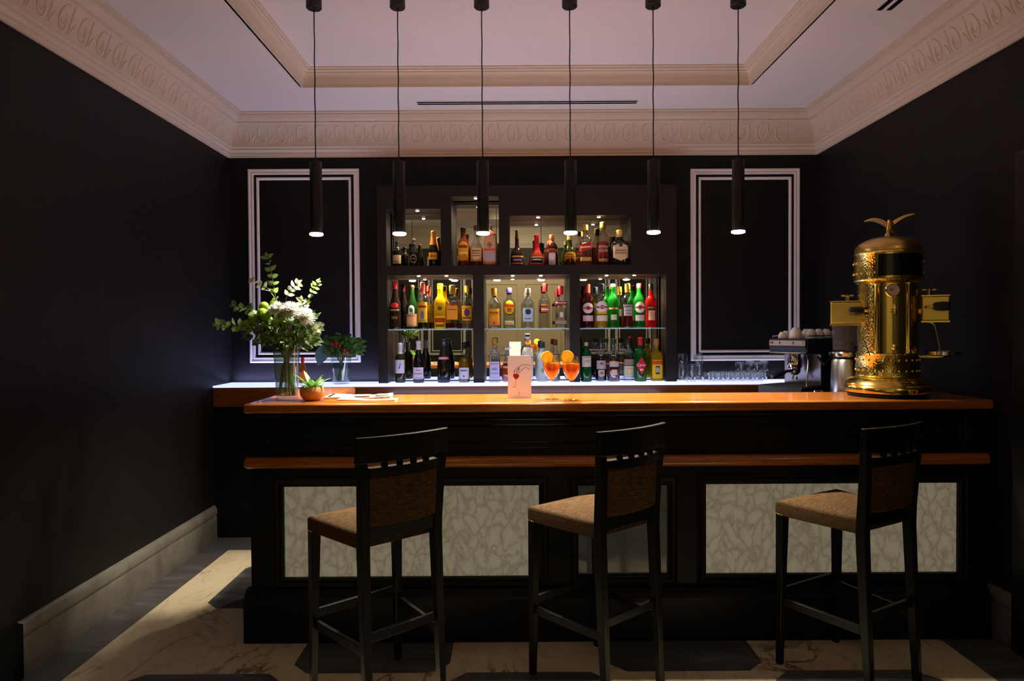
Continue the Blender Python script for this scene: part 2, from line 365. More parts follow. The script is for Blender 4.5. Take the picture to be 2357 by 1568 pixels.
# cornice with scrolled leaf relief on its cove
co = MB()
prof = [(0.0, ZC), (0.013, ZC), (0.013, ZC+0.016), (0.019, ZC+0.020), (0.019, ZC+0.036), (0.028, ZC+0.048), (0.036, ZC+0.052), (0.036, ZC+0.066), (0.044, ZC+0.074), (0.044, ZC+0.094),
        (0.046, ZC+0.12), (0.053, ZC+0.15), (0.064, ZC+0.18), (0.080, ZC+0.21), (0.100, ZC+0.235),
        (0.112, ZC+0.238), (0.112, ZC+0.250), (0.122, ZC+0.258), (0.135, ZC+0.272), (0.140, ZC+0.283), (0.153, ZC+0.285), (0.153, ZC+0.296), (0.172, ZC+0.300), (0.172, ZR)]
sweep_room(co, prof, XL, XR, YF, YB)
cove = prof[9:15]
def cove_at(v):
    t = max(0, min(4.999, v*5)); i = int(t); k = t-i; a, b = cove[i], cove[i+1]
    return a[0]+(b[0]-a[0])*k, a[1]+(b[1]-a[1])*k
def relief(mb, place, u0, pitch):
    """one scroll: an oval rib, an inner curl and a leaf beside it; place(u, d, z) maps to the wall"""
    def rib(pts, wd, h):
        L = []; n = len(pts)
        for i, (u, v) in enumerate(pts):
            a = pts[max(0, i-1)]; b = pts[min(n-1, i+1)]; du, dv = b[0]-a[0], (b[1]-a[1])*0.15; l = math.hypot(du, dv) or 1; nu, nv = -dv/l, du/l/0.15
            taper = math.sin(PI*(0.15+0.7*i/(n-1)))
            for k, hh in ((-1, -0.002), (0, h*taper), (1, -0.002)):
                vv = v+k*wd*nv; d, z = cove_at(vv); L.append(place(u+k*wd*nu, d+hh*0.9, z-hh*0.4))
        fs = []
        for i in range(n-1):
            o = i*3; fs += [(o, o+1, o+4, o+3), (o+1, o+2, o+5, o+4)]
        mb.add(L, fs)
    ov = [(u0+0.030*math.cos(t), 0.5+0.40*math.sin(t)) for t in [math.radians(60+25*i) for i in range(13)]]
    rib(ov, 0.0055, 0.006)
    cu = [(u0+0.004+0.014*math.cos(t), 0.5+0.2*math.sin(t)) for t in [math.radians(200+30*i) for i in range(8)]]
    rib(cu, 0.0045, 0.0045)
    rib([(u0+0.040, 0.05), (u0+0.052, 0.25), (u0+0.056, 0.5), (u0+0.050, 0.75), (u0+0.040, 0.95)], 0.006, 0.006)
    rib([(u0+0.058, 0.1), (u0+0.070, 0.3), (u0+0.082, 0.45), (u0+0.094, 0.52)], 0.005, 0.005)
P_ = 0.148
for i in range(int((XR-XL-0.2)/P_)): relief(co, lambda u, d, z: (u, YB-d, z), XL+0.14+i*P_, P_)
for i in range(int((YB-YF-0.2)/P_)):
    relief(co, lambda u, d, z: (XL+d, u, z), YF+0.14+i*P_, P_); relief(co, lambda u, d, z: (XR-d, u, z), YF+0.14+i*P_, P_)
struct(build('trim_2', co, m_plaster, smooth=35))
# wall panel mouldings (outer and inner frame)
n_trim = [3]
def panel_trim(x0, x1, z0, z1, y, sign, label=None):
    mb = MB()
    mb.frame(x0, x1, z0, z1, y, [(0, 0), (0, 0.014), (0.006, 0.020), (0.014, 0.020), (0.018, 0.014), (0.028, 0.012), (0.032, 0.018), (0.040, 0.016), (0.043, 0)], sign=sign)
    k = 0.0645
    mb.frame(x0+k, x1-k, z0+k, z1-k, y, [(0, 0), (0, 0.010), (0.005, 0.014), (0.013, 0.012), (0.020, 0.0)], sign=sign)
    struct(build('trim_%d' % n_trim[0], mb, m_mould, smooth=30)); n_trim[0] += 1
panel_trim(-2.048, -1.181, 1.283, 2.795, YB, -1)
panel_trim(1.408, 2.262, 1.279, 2.778, YB, -1)
for a in ((-2.12, -1.47), (-1.39, -0.76), (1.06, 1.66), (1.74, 2.34)): panel_trim(a[0], a[1], 1.10, 2.75, YF, 1)
# cream double door behind the viewer, seen only in the mirrors
dr = MB(); dr.box(-0.55, 0.90, YF, YF+0.03, 0.0, 2.45)
door = struct(build('door_1', dr, m_door, smooth=0))
dm = MB()
dm.frame(-0.66, 1.01, -0.11, 2.56, YF, [(0, 0), (0, 0.03), (0.03, 0.045), (0.08, 0.045), (0.11, 0.03), (0.11, 0)], sign=1)
for a in ((-0.48, 0.13), (0.22, 0.83)):
    for zz in ((0.2, 0.95), (1.1, 2.3)): dm.frame(a[0], a[1], zz[0], zz[1], YF+0.03, [(0, 0), (0, 0.012), (0.02, 0.016), (0.035, 0)], sign=1)
build('door_moulding', dm, m_door, door, smooth=30)
# stone skirtings
sk = [(0, 0), (0.022, 0), (0.022, 0.165), (0.018, 0.172), (0.022, 0.178), (0.026, 0.19), (0.026, 0.21), (0.022, 0.232), (0.012, 0.246), (0, 0.25)]
mb = MB(); mb.rings([[(XL+d, y, z) for d, z in sk] for y in (2.99, 4.985)]); struct(build('baseboard_left', mb, m_skirt, smooth=30))
mb = MB(); mb.rings([[(XR-d, y, z) for d, z in sk] for y in (3.385, 3.20)]); struct(build('baseboard_right', mb, m_skirt, smooth=30))
# dark casings where the side walls open towards the viewer
mb = MB(); mb.box(XL, XL+0.03, 2.80, 2.988, 0, 0.245); struct(build('trim_%d' % n_trim[0], mb, m_dark, smooth=0)); n_trim[0] += 1
mb = MB(); mb.box(XR-0.035, XR, 2.90, 3.20, 0, 2.35); mb.box(XR-0.05, XR, 3.02, 3.10, 0, 2.35); struct(build('trim_%d' % n_trim[0], mb, m_black, smooth=0, bevel=0.006)); n_trim[0] += 1

# ------------------------------------------------------------------ ceiling fittings
def vent(x0, x1, y0, y1, alongx, label):
    t = thing('slot_diffuser', label, 'air vent', ((x0+x1)/2, (y0+y1)/2, ZR))
    hx, hy = (x1-x0)/2, (y1-y0)/2
    build('frame', MB().box(-hx-0.004, hx+0.004, -hy-0.004, hy+0.004, -0.004, 0.002), m_ceil, t, smooth=0)
    for k in (-1, 1):
        if alongx: mb = MB().box(-hx, hx, k*hy*0.5-hy*0.26, k*hy*0.5+hy*0.26, -0.0065, -0.0042)
        else: mb = MB().box(k*hx*0.5-hx*0.26, k*hx*0.5+hx*0.26, -hy, hy, -0.0065, -0.0042)
        build('slot', mb, m_dark, t, smooth=0)
vent(-0.676, 0.93, 4.955, 5.03, True, 'long narrow double slot air vent in the ceiling above the bottle shelves')
vent(1.905, 2.005, 1.8, 3.57, False, 'double slot air vent in the ceiling at the upper right corner')

ord_ = ['leftmost', 'second from left', 'third from left', 'fourth from left', 'fifth from left', 'rightmost']
over = ['above the flower vase', 'before the upper left niche', 'before the tall middle niche', 'before the wide upper niche', 'right of the wide niche', 'before the right wall panel']
PX = [-1.038, -0.594, -0.147, 0.321, 0.765, 1.218]; PZ = [2.058, 2.056, 2.056, 2.055, 2.046, 2.048]
pend0 = None
for i, (x, z) in enumerate(zip(PX, PZ)):
    zb = 2.054
    if pend0 is None:
        t = thing('pendant_lamp', '', 'lamp', (x, 3.64, zb), 0, 'cylinder pendant lamps over the bar')
        build('canopy', MB().lathe([(0.037, ZT-zb-0.062), (0.041, ZT-zb-0.058), (0.041, ZT-zb)], 28), m_black, t)
        n = 24; pts = [(0.0014*math.sin(k*1.1)*math.sin(PI*k/n), 0.001*math.cos(k*1.3)*math.sin(PI*k/n), 0.385+(ZT-0.06-zb-0.385)*k/n) for k in range(n+1)]
        build('cable', MB().tube(pts, 0.0032, 7), m_cable, t)
        build('tube_shade', MB().lathe([(0.028, 0.006), (0.031, 0.0), (0.032, 0.004), (0.032, 0.376), (0.030, 0.381), (0.008, 0.384), (0.005, 0.395)], 32), m_black, t)
        build('lens', MB().lathe([(0.034, 0.002), (0.036, -0.002), (0.035, -0.008), (0.026, -0.012), (0.001, -0.013)], 28), m_lamp, t)
        lamp('SPOT', 'lamp_light', (0, 0, -0.03), PENDANT_W, WARM, (0, 0, 0), t, spot_size=math.radians(112), spot_blend=0.75, shadow_soft_size=0.03)
        pend0 = t
    else: t = copy_tree(pend0); t.location = (x, 3.64, zb)
    t['label'] = '%s of six black tube pendant lamps, %s' % (ord_[i], over[i])

# ------------------------------------------------------------------ back counter
bc = thing('back_counter', 'dark back counter with orange brown wood front edge along the back wall', 'counter', (0.1, 5.0, 0))
build('base_cabinet', MB().box(XL-0.1+0.002, XR-0.1-0.002, 0.02, 0.325, 0, 0.975), m_dark, bc, smooth=0)
build('fascia', MB().box(XL-0.1+0.002, XR-0.1-0.002, -0.005, 0.03, 0.975, 1.117), m_fascia, bc, smooth=0, bevel=0.002)
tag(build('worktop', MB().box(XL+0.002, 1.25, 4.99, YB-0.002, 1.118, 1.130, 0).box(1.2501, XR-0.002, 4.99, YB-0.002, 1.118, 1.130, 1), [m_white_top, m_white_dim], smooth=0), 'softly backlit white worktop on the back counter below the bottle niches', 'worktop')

# ------------------------------------------------------------------ bottle shelving unit
NY0, NY1 = 5.145, 5.405          # front face, mirrors
UX0, UX1, UZ0, UZ1 = -1.008, 1.256, 1.131, 2.622
NI = dict(U1=(-0.940, -0.528, 2.020, 2.449), U2=(-0.447, -0.089, 2.020, 2.541), U3=(-0.008, 0.910, 2.020, 2.393),
          L1=(-0.937, -0.288, 1.131, 1.950), L2=(-0.206, 0.444, 1.131, 1.948), L3=(0.522, 1.175, 1.131, 1.946))
unit = thing('shelving_unit', 'dark brown bottle unit with six mirrored niches on the back wall', 'shelving unit', (0.12, NY0, UZ0))
def L(x0, x1, y0, y1, z0, z1): return (x0-0.12, x1-0.12, y0-NY0, y1-NY0, z0-UZ0, z1-UZ0)
ca = MB()
xs = sorted({UX0, UX1} | {v for n in NI.values() for v in n[:2]}); zs = sorted({UZ0, UZ1} | {v for n in NI.values() for v in n[2:]})
for i in range(len(xs)-1):
    for j in range(len(zs)-1):
        cx, cz = (xs[i]+xs[i+1])/2, (zs[j]+zs[j+1])/2
        if any(a < cx < b and c < cz < d for a, b, c, d in NI.values()): continue
        deep = UX0+0.03 < cx < UX1-0.03 and cz < 2.56
        ca.box(*L(xs[i], xs[i+1], NY0, (NY1 if -0.965 < xs[i] and xs[i+1] < 1.21 and zs[j+1] < 2.555 else YB-0.001), zs[j], zs[j+1]))
build('carcass', ca, m_cab, unit, smooth=0)
for k, (a, b, c, d) in NI.items():
    build('mirror', MB().box(*L(a, b, NY1, NY1+0.004, c, d)), m_mirror, unit, smooth=0)
    mb = MB()    # dark lining edge where the mirror meets the sides
    build('niche_edge', MB().frame(a-0.12, b-0.12, c-UZ0, d-UZ0, NY1-NY0, [(0, 0.004), (0.004, 0.004), (0.004, 0)]), m_steel, unit, smooth=0)
# glass shelves
for k, lab in (('L1', 'glass shelf of the left lower niche, carrying dark and yellow bottles'), ('L2', 'glass shelf of the middle lower niche, carrying clear bottles'), ('L3', 'glass shelf of the right lower niche, carrying red and green bottles')):
    a, b, c, d = NI[k]; t = thing('glass_shelf', lab, 'shelf', ((a+b)/2, NY0+0.02, 1.532), 0, 'glass shelves in the lower niches'); h = (b-a)/2-0.002
    build('pane', MB().box(-h, h, 0.006, NY1-NY0-0.03, 0, 0.009), m_shelfglass, t, smooth=0)
    build('polished_edge', MB().box(-h, h, 0, 0.0055, 0, 0.009), m_shelfedge, t, smooth=0)
    for s in (-1, 1): build('bracket', MB().box(s*h-0.012, s*h+0.012, 0.004, 0.02, -0.005, -0.0005).box(s*(h-0.006)-0.006, s*(h-0.006)+0.006, 0.002, 0.012, -0.005, 0.0) if False else MB().box(s*(h-0.008)-0.008, s*(h-0.008)+0.008, 0.002, 0.016, -0.008, -0.0005), m_chrome, t, smooth=0)
# niche downlights
DL = [(-0.713, 'U1', 'the upper left niche'), (-0.265, 'U2', 'the tall upper middle niche'), (0.212, 'U3', 'the left half of the wide upper right niche'), (0.677, 'U3', 'the right half of the wide upper right niche'),
      (-0.707, 'L1', 'the left half of the lower left niche'), (-0.495, 'L1', 'the right half of the lower left niche'), (0.014, 'L2', 'the left half of the lower middle niche'), (0.23, 'L2', 'the right half of the lower middle niche'),
      (0.735, 'L3', 'the left half of the lower right niche'), (0.948, 'L3', 'the right half of the lower right niche')]
dl0 = None
for x, k, lab in DL:
    zt = NI[k][3]
    if dl0 is None:
        t = thing('niche_downlight', '', 'light', (x, 5.22, zt), 0, 'small downlights in the bottle niches')
        build('ring', MB().lathe([(0.014, -0.001), (0.019, -0.003), (0.020, 0.0)], 20), m_steel, t)
        build('lens', MB().lathe([(0.013, -0.001), (0.012, -0.006), (0.001, -0.008)], 16), m_spot, t)
        lamp('SPOT', 'niche_light', (0, 0, -0.012), NICHE_W, (1.0, 0.84, 0.6), (0, 0, 0), t, spot_size=math.radians(150), spot_blend=0.6, shadow_soft_size=0.012)
        dl0 = t
    else: t = copy_tree(dl0); t.location = (x, 5.22, zt)
    t['label'] = 'small round downlight in the top of %s' % lab

# ------------------------------------------------------------------ bottles
PROFILE = {
 'wine': [(0, .9), (.012, .98), (.03, 1), (.60, 1), (.65, .94), (.70, .7), (.745, .46), (.79, .38), (.95, .37), (.955, .42), (.985, .42), (1, .38)],
 'burg': [(0, .9), (.012, .98), (.03, 1), (.44, 1), (.52, .93), (.62, .72), (.72, .5), (.80, .4), (.94, .36), (.945, .42), (.985, .42), (1, .38)],
 'champ': [(0, .9), (.012, .98), (.03, 1), (.42, 1), (.50, .94), (.60, .76), (.70, .58), (.80, .47), (.93, .42), (.94, .46), (.985, .46), (1, .40)],
 'spirit': [(0, .9), (.012, .98), (.03, 1), (.58, 1), (.64, .95), (.69, .78), (.735, .52), (.77, .40), (.80, .38), (.86, .38), (.865, .42), (.99, .42), (1, .38)],
 'liqueur': [(0, .92), (.012, .985), (.022, 1), (.035, 1), (.55, 1), (.62, .93), (.68, .7), (.72, .52), (.78, .46), (.92, .44), (.93, .48), (.99, .48), (1, .4)],
 'vermouth': [(0, .9), (.012, .98), (.03, 1), (.52, 1), (.60, .96), (.67, .8), (.73, .56), (.78, .42), (.84, .40), (.985, .40), (1, .36)],
 'vodka': [(0, .92), (.012, .985), (.022, 1), (.035, 1), (.56, .98), (.64, .9), (.69, .66), (.73, .46), (.77, .42), (.80, .42), (.985, .46), (1, .42)],
 'square': [(0, .92), (.012, .985), (.022, 1), (.035, 1), (.60, 1), (.645, .93), (.68, .7), (.715, .48), (.75, .40), (.85, .40), (.855, .44), (.99, .44), (1, .4)],
 'waist': [(0, .92), (.012, .985), (.022, 1), (.035, 1), (.12, 1), (.25, .93), (.36, .93), (.50, 1), (.60, .98), (.66, .86), (.70, .6), (.735, .44), (.78, .4), (.99, .4), (1, .36)],
 'cognac': [(0, .85), (.02, .98), (.05, 1), (.28, 1), (.35, .93), (.42, .74), (.48, .48), (.53, .34), (.60, .28), (.96, .24), (.965, .28), (1, .26)],
 'triangle': [(0, .9), (.02, 1), (.10, 1), (.25, .97), (.34, .85), (.42, .6), (.50, .42), (.60, .35), (.90, .28), (.905, .34), (1, .32)],
 'belly': [(0, .82), (.02, .9), (.20, 1), (.36, 1), (.48, .9), (.57, .66), (.65, .46), (.74, .36), (.86, .34), (.87, .38), (1, .36)],
 'jug': [(0, .9), (.012, .98), (.022, 1), (.035, 1), (.40, 1), (.47, .93), (.54, .7), (.62, .44), (.68, .36), (.86, .33), (.87, .4), (1, .38)],
 'wide': [(0, .9), (.012, .98), (.022, 1), (.035, 1), (.70, 1), (.77, .94), (.82, .74), (.86, .46), (.89, .34), (1, .32)],
 'decanter': [(0, .7), (.02, .85), (.12, 1), (.34, 1), (.48, .86), (.60, .58), (.68, .36), (.76, .30), (.82, .34), (.84, .42)],
 'frost': [(0, .9), (.012, .98), (.03, 1), (.56, 1), (.63, .92), (.69, .68), (.74, .48), (.80, .42), (.83, .40), (.835, .44), (1, .44)],
}
SQ = {'square': 6.0, 'wide': 4.0, 'decanter': 2.0, 'jug': 2.0, 'liqueur': 3.0}
BOUND = {
 'rect': [(-1, -1), (1, -1), (1, 1), (-1, 1)], 'diamond': [(0, -1), (1, 0), (0, 1), (-1, 0)],
 'hexa': [(0, -1), (1, -.62), (1, .62), (0, 1), (-1, .62), (-1, -.62)], 'slant': [(-1, -1), (1, -.35), (1, 1), (-1, .35)],
 'slash': [(-.8, -1), (-.4, -1), (.9, 1), (.5, 1)],
 'arch': [(-1, -1), (1, -1), (1, .45), (.8, .75), (.45, .94), (0, 1), (-.45, .94), (-.8, .75), (-1, .45)],
 'disc': [(math.cos(2*PI*k/20), math.sin(2*PI*k/20)) for k in range(20)], 'oval': [(math.cos(2*PI*k/20), math.sin(2*PI*k/20)) for k in range(20)]}
def bottle(spec):
    row, shape, x, y, z, H, R, kind, gc, liq, cap, labs, prints, label = spec
    grp = {'U': 'bottles in the upper niches', 'S': 'bottles on the glass shelves', 'B': 'bottles standing on the back counter'}[row]
    t = thing('bottle', label, 'bottle', (x, y, z), 0, grp)
    P = PROFILE[shape]; n = SQ.get(shape); n = None if n == 2.0 else n
    def rad(zz, a, off=0.0):
        f = max(0, min(1, zz/H)); r = P[-1][1]
        for (z0, r0), (z1, r1) in zip(P, P[1:]):
            if f <= z1: r = r0+(r1-r0)*(f-z0)/(z1-z0); break
        k = 1.0
        if n: b = min(1, max(0, (r-0.45)/0.4)); k = 1+(sup(a, n)-1)*b; k = min(k, 1.22)
        return r*R*k+off
    def ring(zz, off, seg=(48 if n else 32)): return [((rad(zz, 2*PI*j/seg, off))*math.sin(2*PI*j/seg), -(rad(zz, 2*PI*j/seg, off))*math.cos(2*PI*j/seg), zz) for j in range(seg)]
    hexk = gc.lstrip('#')
    if kind == 'clear': gm = glassmat('bottle_glass_'+hexk, tuple(min(1, 0.62+0.38*c) for c in lin(gc)[:3]), 0.26, 0.03, tuple(0.5*c for c in lin(gc)[:3]))
    elif kind == 'tint': gm = liquidmat('bottle_tint_'+hexk, lin(gc), 0.35)
    else: gm = pr('bottle_dark_'+hexk, gc, 0.08 if shape != 'frost' else 0.4, spec=0.6)
    body = build('glass_body', MB().rings([ring(f*H, 0) for f, _ in P]), gm, t, smooth=50)
    if liq:
        zt = liq[1]*H; zz = [0.006+(zt-0.006)*k/8 for k in range(9)]
        build('liquid', MB().rings([ring(q, -0.0022) for q in zz]), liquidmat('liquid_'+liq[0].lstrip('#'), lin(liq[0]), 0.3), t, smooth=50)
    if shape == 'decanter':
        build('stopper', MB().lathe([(0.25*R, 0.80*H), (0.28*R, 0.86*H), (0.62*R, 0.90*H), (0.68*R, 0.96*H), (0.5*R, H), (0.01*R, H+0.002)], 24), m_glass, t)
    else:
        zc0 = (1-cap[1])*H; zz = sorted({zc0} | {f*H for f, _ in P if f*H > zc0} | {H})
        cmb = MB().rings([ring(q, 0.0012) for q in zz] + [ring(H+0.0015, -0.002)])
        build('cap' if cap[1] < 0.22 else 'neck_foil', cmb, pr('cap_'+cap[0].lstrip('#'), cap[0], 0.3, spec=0.5), t)
    if shape == 'jug':
        build('handle', MB().tube([(0.36*R, 0, 0.80*H), (0.75*R, 0, 0.80*H), (1.0*R, 0, 0.70*H), (1.02*R, 0, 0.58*H), (0.85*R, 0, 0.46*H)], 0.0035, 8), m_glass, t)
    def patch(mb, s, zc, hz, aw, off):
        B = BOUND[s]; D = []
        for (u0, v0), (u1, v1) in zip(B, B[1:]+B[:1]):
            st = 14 if len(B) < 9 else 2
            for k in range(st): D.append((u0+(u1-u0)*k/st, v0+(v1-v0)*k/st))
        cu = sum(p[0] for p in B)/len(B); cv = sum(p[1] for p in B)/len(B); RG = 7; vsx = []; m = len(D)
        def pt(u, v):
            a = math.radians(aw)*u; zz = (zc+hz*v)*H; r = rad(zz, a, off); return (r*math.sin(a), -r*math.cos(a), zz)
        vsx.append(pt(cu, cv))
        for q in range(1, RG+1):
            for (u, v) in D: vsx.append(pt(cu+(u-cu)*q/RG, cv+(v-cv)*q/RG))
        fs = [(0, 1+j, 1+(j+1) % m) for j in range(m)]
        for q in range(RG-1):
            for j in range(m): k2 = (j+1) % m; fs.append((1+q*m+j, 1+(q+1)*m+j, 1+(q+1)*m+k2, 1+q*m+k2))
        mb.add(vsx, fs)
    par = None
    for s, zc, hz, aw, col in labs:
        mb = MB(); patch(mb, s, zc, hz, aw, 0.0008); o = build('label', mb, flat(col), t, smooth=60); par = par or o
    for i, p in enumerate(prints):
        mb = MB(); off = 0.0014+0.0003*i
        if p[0] in ('T', 'T2'):
            lines = p[1].split('|'); sz = p[3]*H
            for li, sx in enumerate(lines):
                v, f = text2d(sx); zc = p[2]*H - li*sz*1.05; wid = max(q[0] for q in v)-min(q[0] for q in v); rr = rad(zc, 0)
                kx = min(1.0, 1.55*rr/(wid*sz))
                vv = []
                for q in v:
                    a = q[0]*sz*kx/rr; zz = zc+q[1]*sz; r = rad(zz, a, 0.0022); vv.append((r*math.sin(a), -r*math.cos(a), zz))
                mb.add(vv, f)
            build('label_lettering', mb, flat(p[4]), par or body, smooth=0)
        else:
            patch(mb, p[0], p[1], p[2], p[3], off); build('label_print', mb, flat(p[4]), par or body, smooth=60)
    return t
